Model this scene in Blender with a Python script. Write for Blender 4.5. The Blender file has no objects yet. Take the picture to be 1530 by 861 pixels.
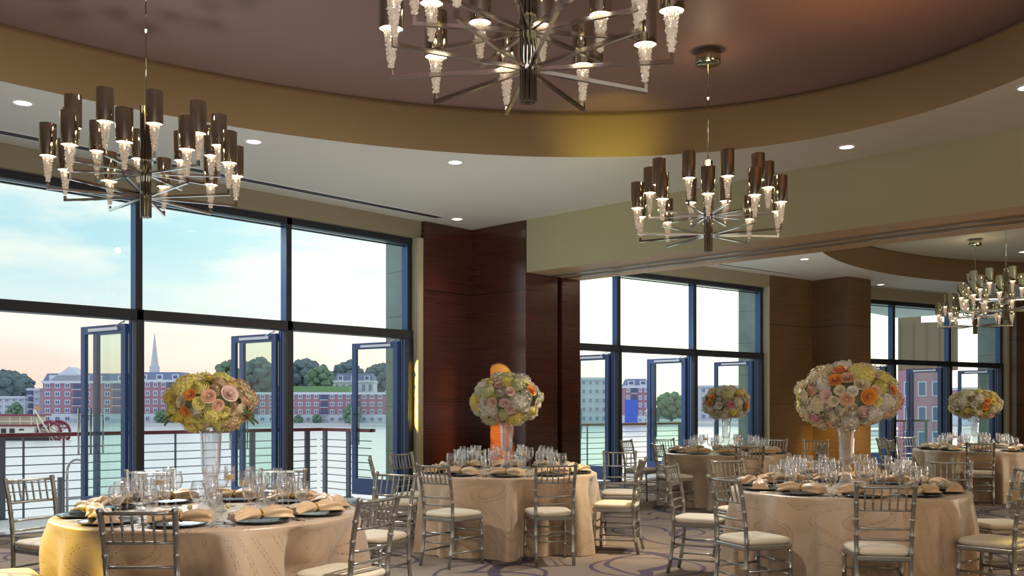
import bpy, math, random
from math import sin, cos, pi, radians, sqrt, atan2
from mathutils import Vector, Matrix
random.seed(7)
SC = bpy.context.scene
COL = SC.collection

# ------------------------------------------------------------------ camera geometry (used to measure the room from the photograph)
F, PX, HY, CH = 1420.0, 765.0, 610.0, 1.42
YAW = radians(43.55)
FWD = (cos(YAW), sin(YAW)); RGT = (sin(YAW), -cos(YAW))
def world(lat, depth):
    return (FWD[0]*depth + RGT[0]*lat, FWD[1]*depth + RGT[1]*lat)
def at(px, depth):
    return world((px-PX)/F*depth, depth)
def at_z(px, py, z):
    d = F*(CH-z)/(py-HY)
    return at(px, d)
def on_y(px, Y):
    l = (px-PX)/F
    r = (FWD[0]+RGT[0]*l, FWD[1]+RGT[1]*l)
    return r[0]*Y/r[1]

# ------------------------------------------------------------------ materials
MATS = {}
def newmat(name):
    m = bpy.data.materials.new(name); m.use_nodes = True
    nt = m.node_tree
    for n in list(nt.nodes): nt.nodes.remove(n)
    out = nt.nodes.new('ShaderNodeOutputMaterial')
    MATS[name] = m
    return m, nt, out
def N(nt, t, **kw):
    n = nt.nodes.new('ShaderNode'+t)
    for k, v in kw.items():
        if k.startswith('i_'):
            key = k[2:].replace('_', ' ')
            n.inputs[key].default_value = v
        else: setattr(n, k, v)
    return n
def L(nt, a, b): nt.links.new(a, b)
def pbr(name, col, rough=.5, metal=0., spec=.5, bump=None, var=None, emit=None, trans=0., sheen=0., coat=0., sss=0.):
    m, nt, out = newmat(name)
    p = N(nt, 'BsdfPrincipled')
    p.inputs['Base Color'].default_value = (*col, 1)
    p.inputs['Roughness'].default_value = rough
    p.inputs['Metallic'].default_value = metal
    p.inputs['Specular IOR Level'].default_value = spec
    if trans: p.inputs['Transmission Weight'].default_value = trans
    if sheen: p.inputs['Sheen Weight'].default_value = sheen
    if coat: p.inputs['Coat Weight'].default_value = coat; p.inputs['Coat Roughness'].default_value = .15
    if emit:
        p.inputs['Emission Color'].default_value = (*emit[:3], 1); p.inputs['Emission Strength'].default_value = emit[3]
    L(nt, p.outputs[0], out.inputs[0])
    if var or bump:
        tc = N(nt, 'TexCoord')
    if var:   # (scale, amount)
        nz = N(nt, 'TexNoise'); nz.inputs['Scale'].default_value = var[0]; nz.inputs['Detail'].default_value = 4
        L(nt, tc.outputs['Object'], nz.inputs['Vector'])
        mx = N(nt, 'MixRGB'); mx.inputs[1].default_value = (*[c*(1-var[1]) for c in col], 1); mx.inputs[2].default_value = (*[min(1, c*(1+var[1])) for c in col], 1)
        L(nt, nz.outputs[0], mx.inputs[0]); L(nt, mx.outputs[0], p.inputs['Base Color'])
    if bump:  # (scale, strength)
        nz = N(nt, 'TexNoise'); nz.inputs['Scale'].default_value = bump[0]; nz.inputs['Detail'].default_value = 3
        L(nt, tc.outputs['Object'], nz.inputs['Vector'])
        b = N(nt, 'Bump'); b.inputs['Strength'].default_value = bump[1]; b.inputs['Distance'].default_value = .02
        L(nt, nz.outputs[0], b.inputs['Height']); L(nt, b.outputs[0], p.inputs['Normal'])
    return m
def math_(nt, op, a, b=None, c=None):
    n = N(nt, 'Math', operation=op)
    for i, v in enumerate((a, b, c)):
        if v is None: continue
        if isinstance(v, (int, float)): n.inputs[i].default_value = v
        else: L(nt, v, n.inputs[i])
    return n.outputs[0]
def mixc(nt, f, a, b, blend='MIX'):
    n = N(nt, 'MixRGB', blend_type=blend)
    for i, v in enumerate((f, a, b)):
        if isinstance(v, (int, float)): n.inputs[i].default_value = v
        elif isinstance(v, tuple): n.inputs[i].default_value = (*v, 1)
        else: L(nt, v, n.inputs[i])
    return n.outputs[0]

# wood panelling: dark red brown, fine horizontal grain, one shadow joint
def wood_mat(name, c1, c2, joint, rough=.28):
    m, nt, out = newmat(name)
    p = N(nt, 'BsdfPrincipled'); p.inputs['Roughness'].default_value = rough
    p.inputs['Specular IOR Level'].default_value = .8
    tc = N(nt, 'TexCoord'); mp = N(nt, 'Mapping'); mp.inputs['Scale'].default_value = (1.0, 1.0, 26.)
    L(nt, tc.outputs['Object'], mp.inputs[0])
    nz = N(nt, 'TexNoise'); nz.inputs['Scale'].default_value = 1.4; nz.inputs['Detail'].default_value = 6; nz.inputs['Distortion'].default_value = .4
    L(nt, mp.outputs[0], nz.inputs['Vector'])
    n2 = N(nt, 'TexNoise'); n2.inputs['Scale'].default_value = 1.1; L(nt, tc.outputs['Object'], n2.inputs['Vector'])
    f = math_(nt, 'MULTIPLY', nz.outputs[0], math_(nt, 'ADD', n2.outputs[0], .5))
    col = mixc(nt, f, c1, c2)
    sx = N(nt, 'SeparateXYZ'); L(nt, tc.outputs['Object'], sx.inputs[0])
    z = math_(nt, 'ABSOLUTE', math_(nt, 'SUBTRACT', sx.outputs[2], joint))
    j = math_(nt, 'LESS_THAN', z, .008)
    z2 = math_(nt, 'ABSOLUTE', math_(nt, 'SUBTRACT', sx.outputs[2], joint-1.75))
    j2 = math_(nt, 'LESS_THAN', z2, .005)
    col = mixc(nt, math_(nt, 'MAXIMUM', j, j2), col, (.012, .006, .005))
    L(nt, col, p.inputs['Base Color']); L(nt, p.outputs[0], out.inputs[0])
    return m
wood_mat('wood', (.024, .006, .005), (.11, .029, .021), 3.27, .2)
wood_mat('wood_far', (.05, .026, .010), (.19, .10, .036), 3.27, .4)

# patterned carpet: taupe with dark plum rings
def carpet():
    m, nt, out = newmat('carpet')
    p = N(nt, 'BsdfPrincipled'); p.inputs['Roughness'].default_value = .95; p.inputs['Specular IOR Level'].default_value = .1
    tc = N(nt, 'TexCoord')
    total = None
    for k, (sc, off, r1, w1) in enumerate(((.62, (0, 0, 0), .44, .016), (.80, (3.3, 1.7, 0), .40, .015), (.5, (7.1, 5.2, 0), .34, .028))):
        mp = N(nt, 'Mapping'); mp.inputs['Location'].default_value = off
        L(nt, tc.outputs['Object'], mp.inputs[0])
        nd = N(nt, 'TexNoise'); nd.inputs['Scale'].default_value = 1.0; L(nt, mp.outputs[0], nd.inputs['Vector'])
        va = N(nt, 'VectorMath', operation='MULTIPLY_ADD')
        L(nt, nd.outputs['Color'], va.inputs[0]); va.inputs[1].default_value = (.22, .22, 0); L(nt, mp.outputs[0], va.inputs[2])
        v = N(nt, 'TexVoronoi', voronoi_dimensions='2D'); v.inputs['Scale'].default_value = sc; v.inputs['Randomness'].default_value = .75
        L(nt, va.outputs[0], v.inputs['Vector'])
        dd = math_(nt, 'ABSOLUTE', math_(nt, 'SUBTRACT', v.outputs['Distance'], r1))
        ring = math_(nt, 'LESS_THAN', dd, w1)
        total = ring if total is None else math_(nt, 'MAXIMUM', total, ring)
    nz = N(nt, 'TexNoise'); nz.inputs['Scale'].default_value = .9; nz.inputs['Detail'].default_value = 3; L(nt, tc.outputs['Object'], nz.inputs['Vector'])
    base = mixc(nt, nz.outputs[0], (.165, .12, .09), (.31, .25, .205))
    nf = N(nt, 'TexNoise'); nf.inputs['Scale'].default_value = 90; L(nt, tc.outputs['Object'], nf.inputs['Vector'])
    base = mixc(nt, .35, base, nf.outputs[0], 'OVERLAY')
    col = mixc(nt, math_(nt, 'MULTIPLY', total, .85), base, (.065, .05, .095))
    L(nt, col, p.inputs['Base Color'])
    b = N(nt, 'Bump'); b.inputs['Strength'].default_value = .3; b.inputs['Distance'].default_value = .004
    L(nt, nf.outputs[0], b.inputs['Height']); L(nt, b.outputs[0], p.inputs['Normal'])
    L(nt, p.outputs[0], out.inputs[0])
carpet()

# champagne satin cloth with dotted wandering lines
def cloth():
    m, nt, out = newmat('cloth')
    p = N(nt, 'BsdfPrincipled'); p.inputs['Roughness'].default_value = .36; p.inputs['Sheen Weight'].default_value = .3
    p.inputs['Specular IOR Level'].default_value = .7
    uv = N(nt, 'UVMap'); 
    nz = N(nt, 'TexNoise', noise_dimensions='2D'); nz.inputs['Scale'].default_value = 2.1; nz.inputs['Detail'].default_value = 0; nz.inputs['Distortion'].default_value = .25
    L(nt, uv.outputs[0], nz.inputs['Vector'])
    h = math_(nt, 'MULTIPLY', nz.outputs[0], 6.5)
    fr = math_(nt, 'FRACT', h)
    d1 = math_(nt, 'ABSOLUTE', math_(nt, 'SUBTRACT', fr, .5))
    line = math_(nt, 'LESS_THAN', d1, .03)
    d2 = math_(nt, 'ABSOLUTE', math_(nt, 'SUBTRACT', fr, .72))
    line2 = math_(nt, 'LESS_THAN', d2, .03)
    ln = math_(nt, 'MAXIMUM', line, line2)
    v = N(nt, 'TexVoronoi', voronoi_dimensions='2D'); v.inputs['Scale'].default_value = 62; v.inputs['Randomness'].default_value = .0
    L(nt, uv.outputs[0], v.inputs['Vector'])
    dot = math_(nt, 'LESS_THAN', v.outputs['Distance'], .36)
    dots = math_(nt, 'MULTIPLY', ln, dot)
    n2 = N(nt, 'TexNoise'); n2.inputs['Scale'].default_value = 5; n2.inputs['Detail'].default_value = 3
    L(nt, uv.outputs[0], n2.inputs['Vector'])
    base = mixc(nt, n2.outputs[0], (.43, .295, .18), (.57, .43, .295))
    band = math_(nt, 'MULTIPLY', math_(nt, 'LESS_THAN', math_(nt, 'ABSOLUTE', math_(nt, 'SUBTRACT', fr, .61)), .1), .25)
    base = mixc(nt, band, base, (.45, .31, .21))
    col = mixc(nt, math_(nt, 'MULTIPLY', dots, .75), base, (.20, .12, .075))
    L(nt, col, p.inputs['Base Color']); L(nt, p.outputs[0], out.inputs[0])
cloth()

pbr('ceil', (.60, .57, .49), .8, var=(.3, .04))
pbr('beamface', (.40, .365, .22), .6, var=(.4, .12))
pbr('beamunder', (.48, .32, .17), .5)
pbr('fascia', (.34, .235, .115), .5, var=(.5, .1))
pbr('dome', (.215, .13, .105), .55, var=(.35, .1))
pbr('dome_far', (.50, .49, .38), .6)  # cove-lit brightness of the far dome put into its colour
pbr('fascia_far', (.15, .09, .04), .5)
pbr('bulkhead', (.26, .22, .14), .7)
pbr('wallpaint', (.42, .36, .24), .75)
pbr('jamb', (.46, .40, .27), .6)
pbr('frame', (.06, .14, .36), .38)
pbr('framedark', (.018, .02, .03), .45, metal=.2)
pbr('doorframe', (.06, .115, .30), .4)
pbr('steel', (.55, .55, .55), .25, metal=1.)
pbr('closer', (.6, .66, .75), .3, metal=.7)
pbr('chrome', (.52, .52, .42), .06, metal=1.)
pbr('chromedark', (.20, .19, .15), .08, metal=1.)
pbr('chromearm', (.72, .70, .68), .1, metal=1.)
pbr('lampglow', (1, .9, .7), .5, emit=(1, .80, .55, 4.5))
pbr('downglow', (1, .95, .85), .5, emit=(1, .93, .8, 5.))
pbr('trimwhite', (.75, .73, .68), .5)
pbr('crystal', (1, .93, .85), .06, trans=.75, emit=(1, .78, .55, .07))  # faint emission stands in for bulb light caught by the drops
pbr('chair', (.34, .335, .30), .30, metal=.75, var=(7, .12))
pbr('cushion', (.66, .575, .43), .7, sheen=.3, bump=(60, .12))
pbr('charger', (.045, .055, .075), .22, metal=.55)
pbr('plate', (.60, .62, .64), .2, metal=.3)
pbr('silver', (.68, .68, .68), .2, metal=1.)
pbr('napkin', (.62, .42, .23), .36, sheen=.4, bump=(40, .15))
pbr('gold', (.55, .34, .08), .35, metal=.7)
pbr('candle', (.80, .62, .36), .5, emit=(1, .6, .25, .15))
pbr('ball', (.62, .60, .32), .3)
pbr('water_fill', (.9, .95, 1), .02, trans=1.)
def glassmat(name, col=(1, 1, 1), rough=0.0, ior=1.45):
    m, nt, out = newmat(name)
    g = N(nt, 'BsdfGlass'); g.inputs['Color'].default_value = (*col, 1); g.inputs['Roughness'].default_value = rough; g.inputs['IOR'].default_value = ior
    L(nt, g.outputs[0], out.inputs[0])
def thinglass(name, k0, k1, pw, haze):
    m, nt, out = newmat(name)
    t = N(nt, 'BsdfTransparent'); t.inputs['Color'].default_value = (.985, .99, 1, 1)
    g = N(nt, 'BsdfGlossy'); g.inputs['Roughness'].default_value = .02; g.inputs['Color'].default_value = (1, 1, 1, 1)
    d = N(nt, 'BsdfTranslucent'); d.inputs['Color'].default_value = (.9, .93, 1, 1)
    lw = N(nt, 'LayerWeight'); lw.inputs['Blend'].default_value = .5
    fr = math_(nt, 'MULTIPLY_ADD', math_(nt, 'POWER', lw.outputs['Facing'], pw), k1, k0)
    m0 = N(nt, 'MixShader'); m0.inputs[0].default_value = haze; L(nt, t.outputs[0], m0.inputs[1]); L(nt, d.outputs[0], m0.inputs[2])
    mx = N(nt, 'MixShader'); L(nt, fr, mx.inputs[0]); L(nt, m0.outputs[0], mx.inputs[1]); L(nt, g.outputs[0], mx.inputs[2])
    L(nt, mx.outputs[0], out.inputs[0])
thinglass('glass', .06, .94, 1.8, .025)
thinglass('vaseglass', .07, .93, 1.7, .12)
def pane(name, tint, ior=1.5):
    m, nt, out = newmat(name)
    t = N(nt, 'BsdfTransparent'); t.inputs['Color'].default_value = (*tint, 1)
    g = N(nt, 'BsdfGlossy'); g.inputs['Roughness'].default_value = .01; g.inputs['Color'].default_value = (.9, .95, 1, 1)
    lw = N(nt, 'LayerWeight'); lw.inputs['Blend'].default_value = .5
    fr = math_(nt, 'MULTIPLY_ADD', math_(nt, 'POWER', lw.outputs['Facing'], 5.), .9, .035)
    mx = N(nt, 'MixShader'); L(nt, fr, mx.inputs[0]); L(nt, t.outputs[0], mx.inputs[1]); L(nt, g.outputs[0], mx.inputs[2])
    L(nt, mx.outputs[0], out.inputs[0])
pane('pane', (.80, .95, .985))
pane('doorpane', (.82, .94, .88))
# stone pier with joints
def stone():
    m, nt, out = newmat('stone')
    p = N(nt, 'BsdfPrincipled'); p.inputs['Roughness'].default_value = .8
    tc = N(nt, 'TexCoord'); nz = N(nt, 'TexNoise'); nz.inputs['Scale'].default_value = 3; nz.inputs['Detail'].default_value = 8
    L(nt, tc.outputs['Object'], nz.inputs['Vector'])
    base = mixc(nt, nz.outputs[0], (.30, .34, .32), (.50, .54, .49))
    sx = N(nt, 'SeparateXYZ'); L(nt, tc.outputs['Object'], sx.inputs[0])
    f = math_(nt, 'FRACT', math_(nt, 'DIVIDE', sx.outputs[2], .72))
    j = math_(nt, 'LESS_THAN', f, .018)
    base = mixc(nt, math_(nt, 'MULTIPLY', j, .6), base, (.12, .13, .13))
    L(nt, base, p.inputs['Base Color']); L(nt, p.outputs[0], out.inputs[0])
stone()
pbr('deck', (.82, .82, .84), .6, var=(3, .06))
pbr('raildark', (.16, .175, .22), .4, metal=.3)
pbr('railwood', (.20, .035, .045), .35, coat=.3)
pbr('railwood_brown', (.30, .17, .09), .4)
def water():
    m, nt, out = newmat('water')
    p = N(nt, 'BsdfPrincipled'); p.inputs['Base Color'].default_value = (.84, .87, .95, 1); p.inputs['Roughness'].default_value = .25
    p.inputs['Specular IOR Level'].default_value = .7
    tc = N(nt, 'TexCoord'); mp = N(nt, 'Mapping'); mp.inputs['Rotation'].default_value = (0, 0, YAW); mp.inputs['Scale'].default_value = (.5, .16, 1)
    L(nt, tc.outputs['Object'], mp.inputs[0])
    nz = N(nt, 'TexNoise'); nz.inputs['Scale'].default_value = .9; nz.inputs['Detail'].default_value = 5; L(nt, mp.outputs[0], nz.inputs['Vector'])
    b = N(nt, 'Bump'); b.inputs['Strength'].default_value = .55; b.inputs['Distance'].default_value = .5
    L(nt, nz.outputs[0], b.inputs['Height']); L(nt, b.outputs[0], p.inputs['Normal'])
    L(nt, p.outputs[0], out.inputs[0])
water()
def facade_mat(name, c1, c2, mortar):
    m, nt, out = newmat(name)
    p = N(nt, 'BsdfPrincipled'); p.inputs['Roughness'].default_value = .9
    tc = N(nt, 'TexCoord'); nz = N(nt, 'TexNoise'); nz.inputs['Scale'].default_value = .6; nz.inputs['Detail'].default_value = 5
    L(nt, tc.outputs['Object'], nz.inputs['Vector'])
    L(nt, mixc(nt, nz.outputs[0], c1, c2), p.inputs['Base Color']); L(nt, p.outputs[0], out.inputs[0])
facade_mat('brick', (.34, .17, .25), (.46, .25, .33), 0)  # purple distance haze mixed into the brick colour
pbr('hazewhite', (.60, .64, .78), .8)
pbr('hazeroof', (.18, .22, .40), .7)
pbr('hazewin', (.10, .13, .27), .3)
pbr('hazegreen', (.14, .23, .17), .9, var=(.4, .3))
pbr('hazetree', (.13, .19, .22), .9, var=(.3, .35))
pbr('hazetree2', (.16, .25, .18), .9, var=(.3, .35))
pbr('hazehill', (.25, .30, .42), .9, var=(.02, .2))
pbr('quay', (.55, .56, .62), .9)
pbr('trunk', (.12, .09, .08), .9)
pbr('lawn', (.20, .38, .18), .9)
pbr('boatwhite', (.78, .74, .70), .5)
pbr('boatred', (.22, .03, .06), .5)
pbr('boatdark', (.03, .03, .04), .5)
pbr('boatcream', (.70, .60, .45), .6)
pbr('flag', (.7, .25, .08), .6)
pbr('brownfacade', (.25, .165, .10), .8, var=(.3, .15))
pbr('bluepanel', (.06, .12, .60), .6)
pbr('lantern', (.22, .12, .07), .5)
pbr('foam', (.30, .31, .15), .8)
pbr('foliage', (.10, .17, .05), .6)
BLOOM = {'white': (.74, .70, .58), 'cream': (.74, .65, .42), 'yellow': (.76, .60, .10), 'lemon': (.78, .69, .20), 'peach': (.76, .46, .28),
         'orange': (.80, .30, .05), 'blush': (.78, .55, .46), 'pink': (.66, .28, .34), 'green': (.60, .62, .32), 'tan': (.64, .47, .26)}
for k, c in BLOOM.items(): pbr('bloom_'+k, c, .6, spec=.2, sheen=.2)

# ------------------------------------------------------------------ mesh builder
class MB:
    def __init__(s): s.v = []; s.f = []; s.m = []; s.sm = []; s.uv = None
    def add(s, vs, fs, mi=0, smooth=False):
        o = len(s.v); s.v += [tuple(p) for p in vs]
        for f in fs: s.f.append(tuple(i+o for i in f)); s.m.append(mi); s.sm.append(smooth)
        return s
    def box(s, x0, x1, y0, y1, z0, z1, mi=0, M=None):
        vs = [Vector((x, y, z)) for z in (z0, z1) for y in (y0, y1) for x in (x0, x1)]
        if M is not None: vs = [M @ v for v in vs]
        return s.add(vs, [(0, 2, 3, 1), (4, 5, 7, 6), (0, 1, 5, 4), (2, 6, 7, 3), (0, 4, 6, 2), (1, 3, 7, 5)], mi)
    def lathe(s, prof, seg=20, mi=0, c=(0, 0, 0), closed=False, sx=1, sy=1):
        n = len(prof); vs = []
        for k in range(seg):
            a = 2*pi*k/seg
            for r, z in prof: vs.append((c[0]+r*cos(a)*sx, c[1]+r*sin(a)*sy, c[2]+z))
        fs = []
        for k in range(seg):
            k2 = (k+1) % seg
            for i in range(n if closed else n-1):
                i2 = (i+1) % n
                fs.append((k*n+i, k2*n+i, k2*n+i2, k*n+i2))
        return s.add(vs, fs, mi, True)
    def disc(s, r, z, seg=20, mi=0, c=(0, 0, 0), up=True):
        vs = [(c[0]+r*cos(2*pi*k/seg), c[1]+r*sin(2*pi*k/seg), c[2]+z) for k in range(seg)]
        f = tuple(range(seg)); return s.add(vs, [f if up else f[::-1]], mi)
    def tube(s, pts, rad, seg=8, mi=0, caps=True, smooth=True):
        pts = [Vector(p) for p in pts]; n = len(pts)
        rad = rad if isinstance(rad, (list, tuple)) else [rad]*n
        vs = []; pref = None
        for i, p in enumerate(pts):
            t = (pts[min(i+1, n-1)]-pts[max(i-1, 0)]).normalized()
            if pref is None:
                pref = Vector((0, 0, 1)).cross(t)
                if pref.length < .1: pref = Vector((1, 0, 0)).cross(t)
            a = (pref - t*pref.dot(t)).normalized(); b = t.cross(a); pref = a
            for k in range(seg):
                an = 2*pi*(k+.5)/seg; vs.append(p+(a*cos(an)+b*sin(an))*rad[i])
        fs = [(i*seg+k, i*seg+(k+1) % seg, (i+1)*seg+(k+1) % seg, (i+1)*seg+k) for i in range(n-1) for k in range(seg)]
        if caps: fs += [tuple(range(seg))[::-1], tuple((n-1)*seg+k for k in range(seg))]
        return s.add(vs, fs, mi, smooth)
    def grid(s, fn, nu, nv, mi=0, wrap=False, smooth=True):
        vs = [fn(i/(nu if wrap else nu-1), j/(nv-1)) for i in range(nu) for j in range(nv)]
        fs = []
        for i in range(nu if wrap else nu-1):
            i2 = (i+1) % nu
            for j in range(nv-1): fs.append((i*nv+j, i2*nv+j, i2*nv+j+1, i*nv+j+1))
        return s.add(vs, fs, mi, smooth)
    def poly(s, pts, z0, z1, mi=0):
        n = len(pts); vs = [(x, y, z0) for x, y in pts]+[(x, y, z1) for x, y in pts]
        fs = [tuple(range(n))[::-1], tuple(range(n, 2*n))]+[(i, (i+1) % n, n+(i+1) % n, n+i) for i in range(n)]
        return s.add(vs, fs, mi)
    def mesh(s, name, mats):
        me = bpy.data.meshes.new(name); me.from_pydata(s.v, [], s.f)
        for m in (mats if isinstance(mats, (list, tuple)) else [mats]): me.materials.append(MATS[m])
        me.polygons.foreach_set('material_index', s.m); me.polygons.foreach_set('use_smooth', s.sm)
        if s.uv:
            ul = me.uv_layers.new(name='UVMap')
            for lp in me.loops: ul.data[lp.index].uv = s.uv[lp.vertex_index]
        me.update(); return me
    def obj(s, name, mats, parent=None, loc=None, rz=0, bevel=0):
        return link(name, s.mesh(name, mats), parent, loc, rz, bevel)
def link(name, me, parent=None, loc=None, rz=0, bevel=0):
    o = bpy.data.objects.new(name, me); COL.objects.link(o); o.parent = parent
    if loc: o.location = loc
    if rz: o.rotation_euler = (0, 0, rz)
    if bevel:
        b = o.modifiers.new('bevel', 'BEVEL'); b.width = bevel; b.segments = 2; b.limit_method = 'ANGLE'
    return o
def tag(o, label=None, cat=None, group=None, kind=None):
    if label: o['label'] = label
    if cat: o['category'] = cat
    if group: o['group'] = group
    if kind: o['kind'] = kind
    return o
def thing(name, loc, label, cat, rz=0, group=None):
    o = bpy.data.objects.new(name, None); COL.objects.link(o); o.location = loc; o.rotation_euler = (0, 0, rz)
    return tag(o, label, cat, group)
def struct(o): o['kind'] = 'structure'; return o
def kids(o): return [c for c in KIDS.get(o.name, [])]
def copy_tree(o, parent=None, loc=None, rz=None):
    c = o.copy(); COL.objects.link(c)
    if parent is not None: c.parent = parent
    for ch in list(o.children): copy_tree(ch, c)
    if loc is not None: c.location = loc
    if rz is not None: c.rotation_euler = (0, 0, rz)
    return c

# ------------------------------------------------------------------ the room shell
ZC, ZD, ZH = 4.35, 4.88, 4.08            # ceiling, dome ceiling, window head
TT, TB = 2.634, 2.506                     # transom top / bottom
ANG2, ANG3 = radians(-9), radians(-17)
O2 = Vector((12.557, 11.44)); O3 = Vector((21.675, 10.035))
def bayp(O, a, x, y=0): return (O[0]+cos(a)*x-sin(a)*y, O[1]+sin(a)*x+cos(a)*y)
E2 = bayp(O2, ANG2, 6.51); E3 = bayp(O3, ANG3, 6.51)
XL, YB, XR = -4.5, -6.0, 31.0
fl = MB(); fl.poly([(XL, YB), (XR, YB), (XR, 7.3), E3, (O3[0], O3[1]), E2, (O2[0], O2[1]), (12.2, 11.42), (XL, 11.42)], -.12, 0)
struct(fl.obj('floor', 'carpet'))

def ceiling_ring(x0, x1, y0, y1, cx, cy, ax, ay, z, zt, name, dome_name, fasc_name, dm='dome', fm='fascia'):
    seg = 144; inner = []; outer = []
    angs = [2*pi*k/seg for k in range(seg)] + [atan2(Y-cy, X-cx) % (2*pi) for X in (x0, x1) for Y in (y0, y1)]
    angs = sorted(set(angs))
    for a in angs:
        c, s_ = cos(a), sin(a)
        r = 1/sqrt((c/ax)**2+(s_/ay)**2); inner.append((cx+r*c, cy+r*s_))
        t = min([((x1-cx)/c if c > 1e-9 else 1e9), ((x0-cx)/c if c < -1e-9 else 1e9), ((y1-cy)/s_ if s_ > 1e-9 else 1e9), ((y0-cy)/s_ if s_ < -1e-9 else 1e9)])
        outer.append((cx+t*c, cy+t*s_))
    n = len(angs)
    b = MB(); b.add([(x, y, z) for x, y in inner]+[(x, y, z) for x, y in outer], [(i, (i+1) % n, n+(i+1) % n, n+i) for i in range(n)])
    struct(b.obj(name, 'ceil'))
    b = MB()
    rows = [(1., z-.002), (1., zt-.06), (1.006, zt-.02), (1.012, zt+.02)]
    vs = [(cx+(x-cx)*k, cy+(y-cy)*k, zz) for k, zz in rows for x, y in inner]
    b.add(vs, [(r*n+i, r*n+(i+1) % n, (r+1)*n+(i+1) % n, (r+1)*n+i) for r in range(3) for i in range(n)], 0, True)
    struct(b.obj(fasc_name, fm))
    b = MB(); b.add([(cx+(x-cx)*1.02, cy+(y-cy)*1.02, zt) for x, y in inner], [tuple(range(n))])
    struct(b.obj(dome_name, dm))
ceiling_ring(XL, 10.9, YB, 11.45, 2.9, 4.4, 6.85, 4.78, ZC, ZD, 'ceiling', 'ceiling_dome', 'trim_1')
ceiling_ring(12.2, XR, YB, 12.2, 19.45, 3.62, 6.85, 4.78, ZC, ZD, 'ceiling_far', 'ceiling_far_dome', 'trim_2', 'dome_far', 'fascia_far')
# roof slab above everything keeps the sky out
b = MB(); b.box(XL-.3, XR+.3, YB-.3, 12.1, 5.05, 5.3); struct(b.obj('ceiling_roof', 'ceil'))
# walls nobody sees from here, closing the room
b = MB(); b.box(XL-.2, XL, YB, 11.6, -.1, 5.1); struct(b.obj('wall_left', 'wallpaint'))
b = MB(); b.box(XL-.2, XR, YB-.2, YB, -.1, 5.1); struct(b.obj('wall_back', 'wallpaint'))
b = MB(); b.box(XR, XR+.2, YB-.2, 8.0, -.1, 5.1); struct(b.obj('wall_right', 'wallpaint'))
# soffit beam with the track of the folding partition
b = MB(); b.box(10.88, 12.22, YB, 10.03, 3.535, 5.04)
b.m = [1 if i == 0 else 0 for i in range(len(b.m))]
struct(b.obj('wall_soffit', ['beamface', 'beamunder']))
for k, x in enumerate((11.42, 11.72)):
    b = MB(); b.box(x-.03, x-.018, YB, 10.0, 3.516, 3.534); b.box(x+.018, x+.03, YB, 10.0, 3.516, 3.534)
    struct(b.obj('trim_%d' % (3+k), 'steel'))
# wooden pier 1
b = MB(); b.box(10.87, 11.63, 10.04, 12.1, 0, ZC-.004); b.box(11.74, 12.2, 10.04, 12.1, 0, ZC-.004)
b.box(11.6, 11.78, 10.3, 12.0, 0, ZC-.004)
struct(b.obj('wall_wood_pier', 'wood'))
b = MB(); b.box(9.83, 10.88, 11.24, 11.9, 0, ZC-.004); struct(b.obj('wall_wood_panel', 'wood'))
b = MB(); b.box(9.72, 9.835, 11.26, 11.62, 0, ZH); struct(b.obj('trim_5', 'jamb'))
b = MB(); b.box(9.80, 12.35, 11.63, 12.15, -1, 5.04); struct(b.obj('wall_stone_pier', 'stone'))
# wall piece left of bay one and the bulkhead over the windows
b = MB(); b.box(XL, -1.2, 11.3, 11.6, -.1, ZC+.6); struct(b.obj('wall_window_side', 'wallpaint'))
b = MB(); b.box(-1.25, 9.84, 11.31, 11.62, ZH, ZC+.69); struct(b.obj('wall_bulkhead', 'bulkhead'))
def M2(O, a): return Matrix.Translation((O[0], O[1], 0)) @ Matrix.Rotation(a, 4, 'Z')
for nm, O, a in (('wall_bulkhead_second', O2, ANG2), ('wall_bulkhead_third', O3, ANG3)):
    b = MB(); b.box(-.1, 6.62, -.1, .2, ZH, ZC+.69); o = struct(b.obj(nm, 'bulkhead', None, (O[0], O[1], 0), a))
# pier 2 : wood panel along bay two, then the projecting block
b = MB(); b.box(6.62, 8.2, -.12, .5, 0, ZC-.004); struct(b.obj('wall_wood_panel_second', 'wood_far', None, (O2[0], O2[1], 0), ANG2))
b = MB(); b.box(0, .9, 0, 1.6, 0, ZC-.004); struct(b.obj('wall_wood_pier_second', 'wood_far', None, (20.45, 9.14, 0), ANG2))
b = MB(); b.box(6.55, 6.66, -.1, .22, 0, ZH); struct(b.obj('trim_6', 'jamb', None, (O2[0], O2[1], 0), ANG2))
b = MB(); b.box(6.6, 9.0, .23, .75, -1, 5.04); struct(b.obj('wall_stone_pier_second', 'stone', None, (O2[0], O2[1], 0), ANG2))
b = MB(); b.box(6.66, 12.0, -.3, .5, 0, ZC-.004); struct(b.obj('wall_wood_panel_third', 'wood_far', None, (O3[0], O3[1], 0), ANG3))
b = MB(); b.box(6.55, 6.68, -.1, .22, 0, ZH); struct(b.obj('trim_7', 'jamb', None, (O3[0], O3[1], 0), ANG3))
b = MB(); b.box(6.6, 8.5, .23, .8, -1, 5.04); struct(b.obj('wall_stone_pier_third', 'stone', None, (O3[0], O3[1], 0), ANG3))
# filler behind pier 1 toward bay two
b = MB(); b.box(-.35, 0.0, -.05, .2, 0, ZC); struct(b.obj('trim_8', 'wood', None, (O2[0], O2[1], 0), ANG2))
b = MB(); b.box(-.8, 0.0, -.05, .2, 0, ZC); struct(b.obj('trim_9', 'wood_far', None, (O3[0], O3[1], 0), ANG3))
# window seat of the wood pier: thin plinth
b = MB(); b.box(9.83, 10.86, 11.222, 11.24, 0, .1); struct(b.obj('baseboard_pier', 'framedark'))

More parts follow.
